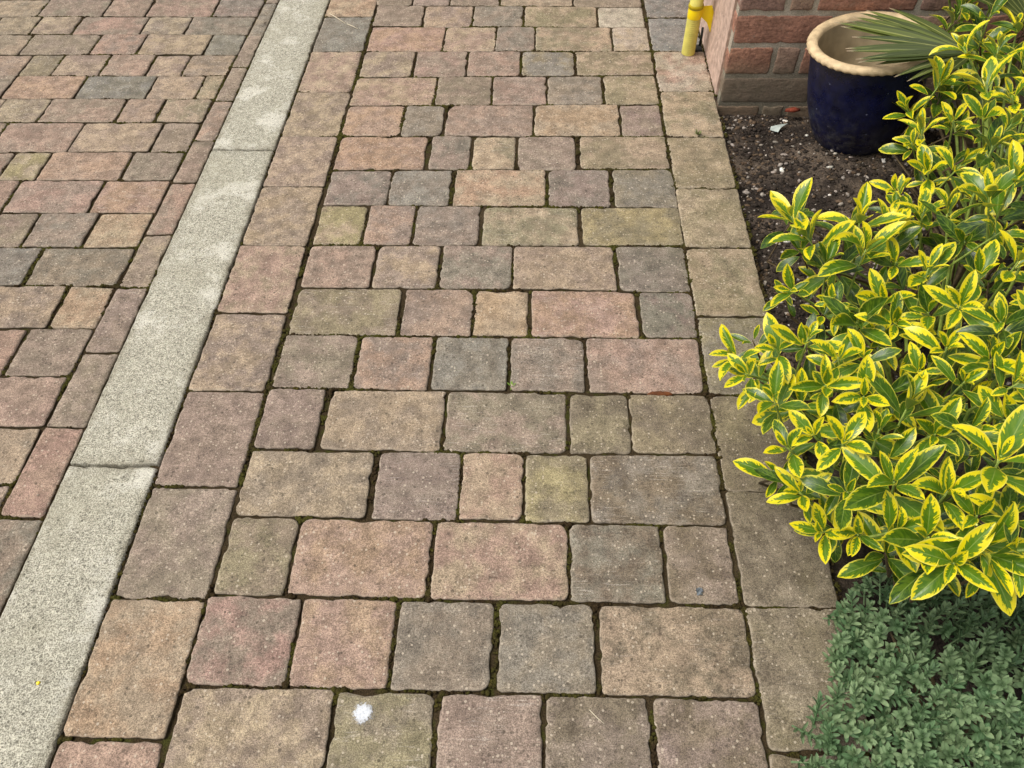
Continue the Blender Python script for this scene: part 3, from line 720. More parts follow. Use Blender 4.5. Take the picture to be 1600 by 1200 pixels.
link('mortar', m1, M_MORTAR, wall, (0, 0, 0), smooth=False)
def brick(x0, x1, z0, z1, face, key, depth=0.1):
    """face 'f': x is world x on the front plane; face 's': x is world y on the left plane"""
    hw, hh = (x1 - x0) / 2, (z1 - z0) / 2
    a, b = BR[key]
    me = block_mesh('brick', [(-hw, -hh), (hw, -hh), (hw, hh), (-hw, hh)], 0.0, depth, 0.0035, 0.003, 0.008, 0.0016, 0.0008, (jit(lin(a), 0.1), jit(lin(b), 0.1), 0.0), 0.3)
    cz = (z0 + z1) / 2
    if face == 'f':
        link('brick', me, M_BRICK, wall, wl((x0 + x1) / 2, WY - random.uniform(0, 0.0015), cz), (math.pi / 2, 0, 0))
    else:
        link('brick', me, M_BRICK, wall, wl(WX - random.uniform(0, 0.0012), (x0 + x1) / 2, cz), (math.pi / 2, 0, -math.pi / 2))
sk = boxm('side_render', -0.0055, 0.02, 0.034, 1.5, 0.04, 0.10 + CO * TOPC - 0.03)
link('side_render', sk, simple('pale_pink_lime_render', (186, 160, 144), 0.95, 0.20, 48, bump=0.9, bd=0.006), wall, (0, 0, 0), smooth=False)
ks = ['red', 'brn', 'pur', 'red', 'brn']
for c in range(-1, TOPC):
    z0 = -0.012 + CO * c + J / 2; z1 = z0 + CO - J
    if c % 2 == 1:      # header, closer, then stretchers and headers
        x = WX
        seq = [HD, CL] + [ST, HD] * 5
        side = [ST] + [HD, ST] * 4
    else:
        seq = [ST] + [HD, ST] * 5
        side = [HD, CL] + [ST, HD] * 4
    x = WX
    for i, wd in enumerate(seq):
        if x + wd > WX + 1.9:
            break
        # the quoin brick shows its end on the other face
        brick(x, x + wd, z0, z1, 'f', random.choice(ks) if c < 3 else random.choice(['red', 'pur', 'brn']), (side[0] if i == 0 else 0.05))
        x += wd + J
    y = WY + side[0] + J
    for i, wd in enumerate(side[1:]):
        if y + wd > WY + 1.45:
            break
        brick(y, y + wd, z0, z1, 's', 'pnk', 0.05)
        y += wd + J

# ------------------------------------------------------------------ generic tube / lathe
def tube_mesh(name, pts, rads, seg=10, cap=True):
    vs, fs = [], []
    pts = [Vector(p) for p in pts]
    prev = None
    for i, p in enumerate(pts):
        d = (pts[min(i + 1, len(pts) - 1)] - pts[max(i - 1, 0)])
        d = d.normalized() if d.length > 1e-9 else Vector((0, 0, 1))
        if prev is None:
            s = d.orthogonal().normalized()
        else:
            s = (prev - d * prev.dot(d))
            s = s.normalized() if s.length > 1e-6 else d.orthogonal().normalized()
        prev = s
        t = d.cross(s)
        for k in range(seg):
            a = 2 * math.pi * k / seg
            vs.append(p + (s * math.cos(a) + t * math.sin(a)) * rads[i])
    for i in range(len(pts) - 1):
        for k in range(seg):
            j = (k + 1) % seg
            fs.append((i * seg + k, i * seg + j, (i + 1) * seg + j, (i + 1) * seg + k))
    if cap:
        fs.append(tuple(range(seg))[::-1])
        fs.append(tuple((len(pts) - 1) * seg + k for k in range(seg)))
    return vs, fs

def lathe(name, prof, seg=72, wob=0.0, wav=None):
    vs, fs = [], []
    for i, (r, z) in enumerate(prof):
        for k in range(seg):
            a = 2 * math.pi * k / seg
            rr = r * (1 + wob * noise.noise((math.cos(a) * 1.3, math.sin(a) * 1.3, z * 9)))
            zz = z
            if wav and wav[i]:
                rr += wav[i] * math.sin(a * 46 + z * 160)
            vs.append((rr * math.cos(a), rr * math.sin(a), zz))
    for i in range(len(prof) - 1):
        for k in range(seg):
            j = (k + 1) % seg
            fs.append((i * seg + k, i * seg + j, (i + 1) * seg + j, (i + 1) * seg + k))
    return mesh(name, vs, fs)

# ------------------------------------------------------------------ yellow pole
pole = empty('yellow_pole', (0.465, 2.306, 0.002))
tag(pole, 'ribbed pale yellow plastic pole with bright tape standing at the wall corner', 'pole')
prof = []
z = 0.0
while z < 0.118:
    prof += [(0.0196, z), (0.0205, z + 0.0016), (0.0205, z + 0.0034), (0.0196, z + 0.005)]
    z += 0.0062
prof += [(0.0202, 0.75), (0.0, 0.75)]
link('tube', lathe('tube', [(0.0, 0.0)] + prof, 28), M_YEL, pole)
link('tape', lathe('tape', [(0.0206, 0.112), (0.0212, 0.114), (0.0212, 0.138), (0.0206, 0.140)], 28), M_TAPE, pole)
link('collar', lathe('collar', [(0.0205, 0.141), (0.0225, 0.142), (0.0227, 0.148), (0.0220, 0.152), (0.0205, 0.153)], 28), simple('dark_yellow_collar', (170, 150, 20), 0.5, 0.1, 40), pole)  # collar in a darker yellow than the tape
fl = [(0.020, 0.0, 0.145), (0.046, -0.006, 0.150), (0.058, -0.004, 0.122), (0.060, -0.006, 0.088), (0.054, -0.008, 0.070), (0.040, -0.004, 0.098), (0.022, 0.0, 0.112)]
fv = [Vector(v) for v in fl] + [Vector(v) + Vector((0, 0.0015, 0)) for v in fl]
nf = len(fl)
link('tape_flag', mesh('tape_flag', fv, [tuple(range(nf)), tuple(range(2 * nf - 1, nf - 1, -1))] + [(i, i + nf, (i + 1) % nf + nf, (i + 1) % nf) for i in range(nf)]), M_TAPE, pole, smooth=False)
gul = empty('drain_gully', (0.492, 2.338, 0))
tag(gul, 'small dark gully plate behind the foot of the yellow pole', 'drain')
gp = block_mesh('plate', [(-0.03, -0.018), (0.02, -0.018), (0.02, 0.018), (-0.03, 0.018)], 0.004, 0.01, 0.002, 0.001, 0.002, 0.0003, 0.0)
link('plate', gp, M_BLACK, gul)
v, f = tube_mesh('pipe', [(0.014, 0.012, 0.0), (0.015, 0.012, 0.03), (0.014, 0.013, 0.06)], [0.004, 0.004, 0.0035], 8)
link('pipe', mesh('pipe', v, f), M_BLACK, gul)

# ------------------------------------------------------------------ blue glazed pot
pot = empty('glazed_pot', (0.868, 1.872, -0.006))
pot.rotation_euler = (math.radians(-2.5), math.radians(-7.0), 0.0)
tag(pot, 'large dark blue glazed pot with a cream pie crust rim standing on the soil', 'plant pot')
H = 1.10
W = 0.925
def sc(pr):
    return [(r * W, z * H) for r, z in pr]
link('body', lathe('body', sc([(0.0, 0.0), (0.090, 0.0), (0.102, 0.003), (0.113, 0.014), (0.130, 0.050), (0.145, 0.10), (0.1530, 0.15), (0.1550, 0.19), (0.1555, 0.215), (0.1535, 0.232)]), 96, 0.012), M_GLAZE, pot)
rp = sc([(0.1530, 0.234), (0.1595, 0.2345), (0.1660, 0.237), (0.1700, 0.241), (0.1690, 0.247), (0.1645, 0.2505), (0.1570, 0.2520), (0.1480, 0.2508), (0.1415, 0.247), (0.1395, 0.238)])
link('rim', lathe('rim', rp, 230, 0.008, [0, 0.0014, 0.0020, 0.0014, 0.0004, 0.0, 0, 0, 0, 0]), M_CLAY, pot)
link('inside', lathe('inside', sc([(0.1397, 0.240), (0.1390, 0.215), (0.1375, 0.17), (0.132, 0.12), (0.118, 0.07), (0.095, 0.05), (0.05, 0.047), (0.0, 0.046)]), 72, 0.006), M_CLAY_IN, pot)

# ------------------------------------------------------------------ fan palm
palm = empty('fan_palm', (1.14, 1.80, -0.02))
tag(palm, 'fan palm spreading narrow stiff blades over the blue pot', 'palm')
PO = Vector((1.14, 1.80, -0.02))
v, f = tube_mesh('trunk', [(0, 0, -0.02), (0.0, 0.0, 0.06), (-0.005, 0, 0.13)], [0.034, 0.032, 0.024], 12)
link('trunk', mesh('trunk', v, f), M_TWIG, palm)

def blade(hub, tip, wd, droop, side, cutoff=1.0):
    hub, tip = Vector(hub), Vector(tip)
    d = tip - hub
    L = d.length
    d.normalize()
    s = d.cross(side).normalized()
    up = s.cross(d).normalized()
    if up.z < 0:
        up = -up
    n = 9
    vs, fs, at = [], [], []
    rnd = random.random()
    for i in range(n + 1):
        t = i / n * cutoff
        c = hub + d * (L * t) - Vector((0, 0, 1)) * droop * t * t + up * 0.0
        w = wd * (0.16 + 0.84 * min(1, t / 0.45)) * (1.0 if t < 0.5 else max(0.05, 1 - ((t - 0.5) / 0.52) ** 1.6))
        for k, vv in enumerate((-1, -0.5, 0, 0.5, 1)):
            vs.append(c + s * w * vv + up * (w * 0.38 * abs(vv)))
            at.append((t, vv, rnd))
    for i in range(n):
        for k in range(4):
            a = i * 5 + k
            fs.append((a, a + 1, a + 6, a + 5))
    return vs, fs, at

def fan(hub, tips, crown, wd):
    hub = Vector(hub)
    lf = empty('leaf', hub - PO)
    lf.parent = palm
    mid = (hub + Vector(crown)) / 2 + Vector((0, 0, 0.05))
    v, f = tube_mesh('petiole', [Vector(crown) - hub, mid - hub, Vector((0, 0, 0))], [0.008, 0.006, 0.005], 8)
    link('petiole', mesh('petiole', v, f), M_PETIOLE, lf)
    avg = sum((Vector(t) for t in tips), Vector()) / len(tips) - hub
    for t in tips:
        vs, fs, at = blade((0, 0, 0), Vector(t) - hub, wd * random.uniform(0.85, 1.1), random.uniform(0.01, 0.03), Vector((-0.2, -0.55, 0.8)))
        me = mesh('blade', vs, fs)
        pattr(me, 'lf', at, 'FLOAT_VECTOR')
        link('blade', me, M_PALM, lf)
HUB = (0.944, 1.627, 0.370)
T1 = [(0.805, 1.921, 0.335), (0.774, 1.910, 0.331), (0.749, 1.883, 0.327), (0.734, 1.863, 0.323), (0.732, 1.788, 0.319), (0.745, 1.742, 0.315), (0.784, 1.716, 0.311), (0.823, 1.684, 0.307), (0.871, 1.663, 0.303), (0.903, 1.660, 0.299), (0.848, 1.897, 0.360), (0.875, 1.574, 0.360)]
T1 = [Vector(t) for t in T1]
T1 = T1 + [(a + b) / 2 + Vector((random.uniform(-0.02, 0.02), random.uniform(-0.01, 0.01), random.uniform(-0.006, 0.01))) for a, b in zip(T1[:9], T1[1:10])]
fan(HUB, T1, (1.135, 1.80, 0.10), 0.0088)
hub2 = Vector((1.13, 1.75, 0.36))
T2 = []
for i in range(16):
    a = math.radians(20 + i * 10)
    T2.append(hub2 + Vector((math.cos(a) * 0.27, math.sin(a) * 0.22 + 0.03, 0.10 + 0.10 * math.sin(a))))
fan(hub2, T2, (1.14, 1.80, 0.10), 0.0085)
hub3 = Vector((1.27, 1.72, 0.30))
fan(hub3, [hub3 + Vector((0.27 * math.cos(math.radians(-70 + i * 13)), 0.26 * math.sin(math.radians(-70 + i * 13)), 0.05)) for i in range(12)], (1.145, 1.80, 0.10), 0.0085)

# ------------------------------------------------------------------ variegated shrub
def leaf_geo(base, d, nrm, L, wid, fold, curl, ly, rnd, na=8, twist=0.0):
    """one leaf blade growing from base along d, upper side towards nrm"""
    base, d = Vector(base), Vector(d).normalized()
    s = d.cross(Vector(nrm))
    s = s.normalized() if s.length > 1e-6 else d.orthogonal().normalized()
    up = s.cross(d).normalized()
    vs, fs, at = [], [], []
    acr = (-1, -0.62, -0.25, 0, 0.25, 0.62, 1)
    wv = random.uniform(0, 6.28)
    for i in range(na + 1):
        t = i / na
        prof = 0.06 + 0.94 * (math.sin(math.pi * min(1.0, t ** 1.18)) ** 0.72 if 0 < t < 1 else 0.0)
        if t >= 1:
            prof = 0.05
        w = L * wid * prof
        ang = curl * t
        c = base + d * (L * (t - 0.18 * curl * curl * t ** 3)) - up * (L * 0.5 * curl * t * t)
        uu = (up * math.cos(ang) + d * math.sin(ang))
        ss = s * math.cos(twist * t) + uu * math.sin(twist * t)
        for a in acr:
            rise = abs(a) ** 1.25 * fold + 0.05 * math.sin(wv + t * 9 + a * 2) * abs(a)
            vs.append(c + ss * (w * a * (1 - 0.18 * fold * abs(a))) + uu * (w * rise))
            at.append((t, a, rnd))
    k = len(acr)
    for i in range(na):
        for j in range(k - 1):
            q = i * k + j
            fs.append((q, q + 1, q + k + 1, q + k))
    return vs, fs, at, [ly] * len(vs)

ROS = "496,1193,271,-519,128,845,90,72,0;513,1133,271,-661,85,746,90,49,0;601,1142,307,-161,162,974,76,73,0;589,1057,308,-12,54,998,90,82,0;458,998,265,-682,-302,667,59,56,0;588,930,308,-405,-318,857,68,58,0;577,856,335,-252,-542,801,50,60,0;342,863,242,-700,-175,693,59,82,0;348,805,263,-615,-413,672,50,56,0;398,844,283,-515,-119,849,64,64,0;442,842,311,-83,-53,995,62,83,0;441,732,328,-231,-535,813,61,62,0;612,768,375,-303,-157,940,68,91,0;569,735,362,-293,-343,893,49,78,0;599,684,399,-160,-278,947,50,50,0;424,601,371,-224,-235,946,57,92,0;405,645,322,-566,-215,796,50,97,0;461,523,393,-323,-115,940,81,47,0;545,505,483,-224,12,975,78,86,0;404,603,230,-559,-178,810,58,96,0;426,543,219,-541,-429,723,51,88,0;446,504,288,-369,-554,747,59,54,0;460,470,364,42,-364,930,61,48,0;524,408,427,90,-727,681,75,49,0;492,406,409,-517,-442,733,56,76,0;544,400,457,-25,-385,923,58,52,0;758,1222,257,-321,58,945,68,50,0;771,1173,305,-231,384,894,83,49,0;720,1012,461,-379,44,924,77,48,0;748,1021,491,-154,-47,987,90,60,0;845,1606,245,-618,-201,760,60,72,0;842,1505,257,-347,110,931,67,79,0;829,1497,230,-523,-263,811,64,68,0;839,1402,347,-264,-48,963,64,99,0;853,1384,441,-467,136,874,74,89,0;926,1519,439,-136,316,939,78,61,0;881,1562,416,-641,299,706,63,83,0;1009,1628,430,-100,385,917,79,76,0;811,1357,257,-436,-210,875,66,89,0;811,1266,338,89,-288,953,74,65,0;711,1263,280,-657,-47,753,55,92,0;728,886,440,-116,-172,978,73,72,0;692,897,403,-385,-88,919,69,49,0;673,992,327,-134,90,987,71,74,0;643,832,398,-391,-398,830,63,75,0;482,697,348,-360,-507,783,55,69,0;649,659,430,58,-296,954,61,54,0;510,784,332,-266,-245,932,58,57,0;535,598,394,-245,-460,854,57,47,0;518,505,402,-125,-79,989,61,67,0;371,635,303,-610,-137,780,46,50,0;432,550,322,-278,-318,906,57,51,0;477,443,400,-254,-280,926,55,55,0;470,783,332,-389,-118,913,54,73,0;809,885,417,72,-295,953,48,22,0;868,1273,423,241,-16,971,63,35,0;763,934,463,-70,139,988,43,27,0;614,544,480,-30,-256,966,56,16,0;1008,1866,362,201,-40,979,85,61,0;869,1567,331,76,-198,977,84,58,0;628,479,444,-240,-335,911,46,59,0;580,468,417,-118,-8,993,53,61,0;651,752,449,-585,-177,792,60,28,0;894,1192,453,-270,26,962,76,24,0;486,634,351,-84,143,986,53,31,0;1011,1343,414,-318,273,908,57,59,0;731,754,430,-566,-535,627,65,40,0;692,648,440,115,-244,963,52,64,0;1191,1708,383,82,-546,834,76,32,0;821,1013,480,13,238,971,44,25,0;798,798,422,-214,-121,969,65,43,0;626,391,416,-313,-347,884,55,48,0;1127,1833,399,-530,-298,794,63,37,0;542,1078,252,-170,90,981,73,20,0;734,1028,355,-433,-604,669,60,15,0;1235,1787,401,215,-29,976,90,22,0;1246,1903,387,-596,-414,688,77,25,0;379,746,275,-414,-1,910,59,47,0;844,963,423,129,101,986,67,60,0;1003,1538,401,-363,-76,929,64,40,0;885,1061,475,-377,68,924,45,29,0;1043,1827,420,-178,-147,973,90,66,0;650,507,469,-384,-288,877,49,19,0;681,581,462,95,-87,992,57,49,0;1048,1589,433,-430,-121,895,73,68,0;561,579,435,48,-440,897,48,57,0;759,839,412,-276,-153,949,48,69,0;1007,1418,412,267,-264,927,61,36,0;507,941,297,-614,-228,756,49,46,0;539,678,351,88,267,960,71,41,0;1013,1922,402,-136,-696,705,61,47,0;905,1368,424,-476,88,875,54,66,0;650,438,416,-187,-65,980,47,43,0;1115,1538,403,-646,-300,702,77,45,0;631,873,341,-531,-286,797,67,36,0;741,974,422,210,-313,926,48,29,0;643,1040,295,-328,-421,845,74,43,0;681,1170,261,41,171,984,72,62,0;641,714,413,-461,-291,839,59,36,0;541,470,406,-380,-241,893,53,23,0;533,883,305,-405,-295,865,78,20,0;958,1655,437,-228,-238,944,74,16,0;814,1209,419,-98,70,993,77,16,0;752,716,422,51,-321,946,61,62,0;826,1296,422,-488,-244,838,69,54,0;628,606,415,-338,-601,724,55,63,0;599,503,445,-613,-226,758,42,22,0;840,966,478,-39,-570,821,64,66,0;602,587,375,67,-267,961,41,16,1;560,769,264,-427,-312,849,68,28,1;525,522,293,-405,-42,913,55,13,1;439,667,261,-532,-201,823,60,11,1;642,870,280,-16,-304,952,55,40,1;622,449,371,-20,-551,834,47,37,1;739,688,360,-555,-217,803,48,7,1;536,881,223,-286,-718,635,63,14,1;847,921,360,-114,174,978,74,31,1;1262,1996,356,-211,-187,959,83,21,1;506,607,313,-319,-693,646,51,8,1;582,501,349,-79,-345,935,52,15,1;928,1127,412,-28,-90,995,64,36,1;679,1164,226,-465,4,885,81,15,1;526,1170,206,-455,-325,829,82,36,1;831,992,390,-8,-253,967,54,11,1;1028,1489,349,191,-361,913,61,5,1;664,598,389,-461,-196,866,67,33,1;643,539,384,-130,-837,532,40,39,1;690,779,350,303,-133,944,46,10,1;382,843,205,-764,-75,641,82,37,1;741,930,351,-239,263,935,63,10,1;786,1067,380,-712,-275,646,77,28,1;901,1340,345,499,-231,835,68,36,1;940,1667,243,25,65,998,90,20,1;559,426,345,-274,-266,924,52,33,1;745,593,372,-339,-63,939,68,15,1;485,596,129,-391,-526,755,65,37,1;420,675,152,-318,-90,944,52,6,1;484,662,304,-428,-457,780,64,31,1;1005,1304,378,-321,-101,942,76,38,1;570,573,319,-424,-262,867,43,6,1;891,1411,223,-277,-442,853,68,32,1;718,525,366,-227,-143,963,40,39,1;579,1116,201,-810,-280,515,89,16,1;1137,1948,345,-716,280,639,85,36,1;804,761,355,-154,-58,986,66,23,1;808,1254,208,12,174,985,75,35,1;605,1012,205,-647,148,748,55,9,1;668,737,299,-490,-333,806,57,34,1;400,946,186,-443,-19,896,79,10,1;684,1040,229,-156,60,986,71,13,1;483,915,207,-625,-302,720,71,20,1;952,1489,356,142,-115,983,76,39,1;782,868,360,-718,96,689,72,33,1;944,1596,323,-487,-155,859,85,8,1;1164,1795,340,481,-429,765,90,27,1;979,1676,364,-432,-62,900,84,22,1;438,767,227,-393,-470,791,76,30,1;742,761,359,-176,-566,806,70,38,1;460,604,251,-557,-436,707,72,23,1;621,775,278,19,-773,634,67,25,1;827,1208,364,-391,158,907,55,38,1;1119,1593,349,-402,-511,760,82,29,1;1246,1773,336,-593,139,793,90,33,1;689,868,345,-197,-501,843,50,39,1;925,1708,159,129,-211,969,90,36,1;491,491,257,-405,-125,906,60,31,1;1176,1574,349,289,-139,947,64,32,1;996,1849,325,555,143,820,73,21,1;842,1043,424,114,-427,897,47,6,1;911,1039,380,-254,-424,869,71,39,1;844,1138,420,-69,-432,899,77,29,1;555,1319,180,-623,-305,720,60,9,1;1095,1480,346,448,-117,886,69,25,1;749,1299,201,-332,-77,940,73,6,1;920,1513,247,526,-348,776,82,22,1;763,1069,284,-361,-190,913,62,20,1;603,674,309,-306,-175,936,69,13,1;871,850,339,-171,-629,758,63,18,1;1029,1638,364,77,-313,947,80,29,1;650,413,371,246,-429,869,58,29,1;468,1038,215,-395,-293,871,54,7,1;627,1230,200,-124,446,886,83,35,1;588,888,253,32,-275,961,61,37,1;1084,1985,330,176,-435,883,85,19,1;693,700,353,-731,-291,618,62,16,1;1389,2046,301,-568,60,821,85,16,1;951,1319,366,138,-179,974,52,34,1;907,1584,152,-140,-211,967,65,34,1;523,984,219,-383,-381,841,69,29,1;486,769,262,-186,-168,968,53,12,1;517,451,325,-95,96,991,66,37,1;802,1008,347,-155,-322,934,48,35,1;492,556,260,-343,-627,700,64,12,1;627,593,282,-464,-306,831,67,8,2;591,522,244,-109,-32,994,55,6,2;859,1202,193,53,42,998,83,13,2;572,873,169,-570,-348,744,62,10,2;586,1167,130,-339,-301,891,59,19,2;938,1268,330,-813,5,582,73,15,2;923,1037,309,158,-23,987,77,0,2;443,959,120,-724,29,689,81,18,2;726,471,291,-116,-514,850,52,3,2;1189,2191,264,-477,4,879,79,11,2;760,735,295,50,-109,993,48,5,2;1327,2207,257,-489,-51,871,67,15,2;1213,1919,274,134,56,989,68,3,2;1046,1256,333,-193,41,980,62,15,2;1120,1617,261,130,-258,957,90,14,2;1038,1754,286,-674,0,739,90,19,2;964,1607,100,163,-542,824,72,8,2;842,1398,123,-34,-113,993,74,10,2;507,706,190,-388,-145,910,65,10,2;516,617,81,-210,-172,963,71,16,2;728,919,209,-344,-161,925,60,14,2;686,1012,180,-345,-63,936,56,2,2;739,611,353,-470,-346,812,59,8,2;740,551,301,204,-373,905,46,11,2;465,823,168,-312,-589,745,64,17,2;612,1038,133,-384,188,904,75,6,2;677,1313,143,394,190,899,90,8,2;561,622,253,-358,-166,919,51,6,2;1313,1802,255,-166,-661,732,80,2,2;661,484,277,-478,-318,819,66,20,2;878,911,281,190,-49,981,49,18,2;898,1304,230,-384,415,825,58,19,2;691,780,220,149,-415,897,73,13,2;778,879,286,-264,-739,619,62,15,2;880,802,266,-233,-399,887,75,6,2;560,1349,125,218,34,975,79,12,2;1418,2067,254,-113,45,993,83,3,2;974,1478,253,-285,-101,953,69,10,2;994,1721,199,-615,-319,721,90,19,2;423,702,110,37,-452,891,62,19,2;876,1115,290,115,318,941,65,10,2;736,1213,144,-281,-566,775,90,6,2;759,1033,227,121,20,992,77,13,2;1177,1496,288,-438,-500,747,69,13,2;599,766,204,-92,276,957,60,8,2;531,506,192,-313,177,933,57,10,2;1088,2001,253,-214,69,974,83,19,2;1023,1153,303,393,-226,891,84,17,2"
BASES = [Vector((0.66, 0.66, -0.02)), Vector((0.74, 0.88, -0.02)), Vector((0.84, 1.12, -0.02)), Vector((1.0, 1.32, -0.02)), Vector((0.82, 0.62, -0.02))]
SO = Vector((0.78, 0.92, -0.02))
shrub = empty('variegated_shrub', SO)
tag(shrub, 'leafy evergreen shrub with yellow edged green leaves leaning over the path', 'shrub')
leaves = []     # (score, geo)
stems = []
camp = Vector((0, 0, CAM_H))
for rec in ROS.split(';'):
    f = [int(t) for t in rec.split(',')]
    P = Vector(f[0:3]) / 1000; D = (Vector(f[3:6]) / 1000).normalized(); L0 = f[6] / 1000; yel = f[7] / 100; layer = f[8]
    # stem: from the shoot's end back and down towards one of the stools
    b = min(BASES, key=lambda q: (Vector((q.x, q.y)) - Vector((P.x, P.y))).length + random.uniform(0, 0.12))
    back = P - D * 0.11
    midp = back * 0.55 + b * 0.45 + Vector((0, 0, 0.04))
    midp.z = min(midp.z, back.z - 0.01)
    pl = [P + D * 0.004, P - D * 0.03, P - D * 0.065, back, midp, b + (midp - b) * 0.25, b]
    stems.append((layer, P, pl))
    ax = D.orthogonal().normalized()
    ph = random.uniform(0, math.pi)
    npair = (4 if random.random() < 0.45 else 3) if layer == 0 else 3
    for k in range(npair):
        # k = 0 the newest pair at the tip
        el = math.radians((18, 34, 50, 64)[k] + random.uniform(-10, 10))
        Lk = L0 * (0.6, 0.9, 1.0, 0.95)[k] * random.choice((0.62, 0.8, 0.95, 1.0, 1.08, 1.16)) * random.uniform(0.94, 1.06)
        Lk = min(Lk, 0.082)
        if layer:
            el = math.radians((45, 64, 78)[k] + random.uniform(-10, 10))
        at_ = P - D * (0.002, 0.010, 0.021, 0.036)[k]
        for sgn in (0, 1):
            if k == 3 and random.random() < 0.25:
                continue
            th = ph + k * math.pi / 2 + sgn * math.pi + random.uniform(-0.28, 0.28)
            rad = (Matrix.Rotation(th, 3, D) @ ax)
            d = (D * math.cos(el) + rad * math.sin(el)).normalized()
            nrm = (D * math.sin(el) - rad * math.cos(el)).normalized()
            # leaves turn their face a little to the light
            nrm = (nrm + Vector((0, 0, 0.35))).normalized()
            ly = max(0.0, min(1.0, yel * (1.35, 1.12, 0.85, 0.7)[k] + random.uniform(-0.25, 0.42)))
            base = at_ + d * 0.006
            geo = leaf_geo(base, d, nrm, Lk, random.uniform(0.165, 0.22), random.uniform(0.25, 0.7) if k < 2 else random.uniform(0.1, 0.4),
                           random.uniform(0.1, 0.9), ly, random.random(), twist=random.uniform(-0.35, 0.35))
            tipc = base + d * Lk * 0.5
            dd = tipc - camp
            px = 800 + 1202 * dd.dot(Rr) / dd.dot(F); py = 600 - 1202 * dd.dot(U) / dd.dot(F)
            vis = 1.0 if (-20 < px < 1620 and -20 < py < 1220) else 0.0
            geo_n = geo[0]
            face = abs(nrm.dot(-dd.normalized()))
            score = vis * (3 - layer + (0.7, 1.0, 0.75, 0.2)[k] + 0.8 * face)
            leaves.append((score, base, geo))
leaves.sort(key=lambda q: -q[0])
for sc, base, (vs, fs, at, ly) in leaves[:300]:
    me = mesh('leaf', [v - base for v in vs], fs)
    pattr(me, 'lf', at, 'FLOAT_VECTOR'); pattr(me, 'ly', ly, 'FLOAT')
    link('leaf', me, M_LEAF, shrub, base - SO)
V, Fc, A, Y = [], [], [], []
for sc, base, (vs, fs, at, ly) in leaves[300:]:
    b = len(V)
    V += [v - SO for v in vs]; Fc += [tuple(i + b for i in q) for q in fs]; A += at; Y += ly
me = mesh('foliage', V, Fc)
pattr(me, 'lf', A, 'FLOAT_VECTOR'); pattr(me, 'ly', Y, 'FLOAT')
fo = link('foliage', me, M_LEAF, shrub)
fo['kind'] = 'stuff'
for layer, P, pl in stems:
    r0 = 0.0017
    v, f = tube_mesh('stem', [p - SO for p in pl], [0.0012, 0.0018, 0.0021, 0.0026, 0.0034, 0.0042, 0.005], 6)
    link('stem', mesh('stem', v, f), M_STEM if layer == 0 else M_TWIG, shrub)
# flower bud sprays
for x, y, z in ((0.545, 0.45, 0.43), (0.53, 0.445, 0.425)):
    vs, fs = [], []
    for i in range(9):
        q = Vector((x + random.gauss(0, 0.006), y - 0.01 + random.gauss(0, 0.006), z + random.gauss(0, 0.004)))
        b = len(vs)
        vs += [q - SO + v * 0.0018 for v in IV]; fs += [(a + b, c + b, d + b) for a, c, d in IF]
    link('bud_cluster', mesh('bud_cluster', vs, fs), simple('bud', (198, 204, 110), 0.6, 0.1), shrub)

# ------------------------------------------------------------------ low grey green shrub
HO = Vector((0.62, 0.30, -0.02))
hebe = empty('hebe_shrub', HO)
tag(hebe, 'low grey green mound shrub with tiny leaves at the front corner of the bed', 'shrub')
def sprig_geo(seed):
    random.seed(seed)
    V, Fc, A = [], [], []
    rnd = random.random()
    n = 8
    for k in range(n):
        z = -0.004 - 0.0052 * k
        el = math.radians((10, 20, 32, 42, 50, 56, 62, 66)[k])
        L = (0.008, 0.0125, 0.0150, 0.0155, 0.0150, 0.014, 0.013, 0.012)[k] * random.uniform(0.9, 1.12)
        for sgn in (0, 1):
            th = k * math.pi / 2 + sgn * math.pi + random.uniform(-0.25, 0.25)
            rad = Vector((math.cos(th), math.sin(th), 0))
            d = Vector((0, 0, 1)) * math.cos(el) + rad * math.sin(el)
            nr = Vector((0, 0, 1)) * math.sin(el) - rad * math.cos(el)
            s = d.cross(nr).normalized()
            b = len(V)
            for i, (t, w) in enumerate(((0.0, 0.09), (0.30, 0.165), (0.58, 0.20), (0.84, 0.13), (1.0, 0.01))):
                c = Vector((0, 0, z)) + d * L * t - nr * L * 0.10 * t * t
                for a in (-1, 0, 1):
                    V.append(c + s * (L * w * a) + nr * (L * 0.06 * abs(a)))
                    A.append((t, float(a), rnd + 0.05 * k))
            for i in range(4):
                for j in range(2):
                    q = b + i * 3 + j
                    Fc.append((q, q + 1, q + 4, q + 3))
    b = len(V)
    tv, tf = tube_mesh('s', [(0, 0, -0.05), (0, 0, -0.03), (0, 0, -0.002)], [0.0012, 0.001, 0.0006], 5, False)
    V += tv; A += [(0.3, 1.0, rnd)] * len(tv); Fc += [tuple(i + b for i in q) for q in tf]
    return V, Fc, A
SP = [sprig_geo(40 + i) for i in range(8)]
random.seed(77)
SPM = []
for V, Fc, A in SP:
    me = mesh('sprig', V, Fc)
    pattr(me, 'lf', A, 'FLOAT_VECTOR')
    SPM.append(me)
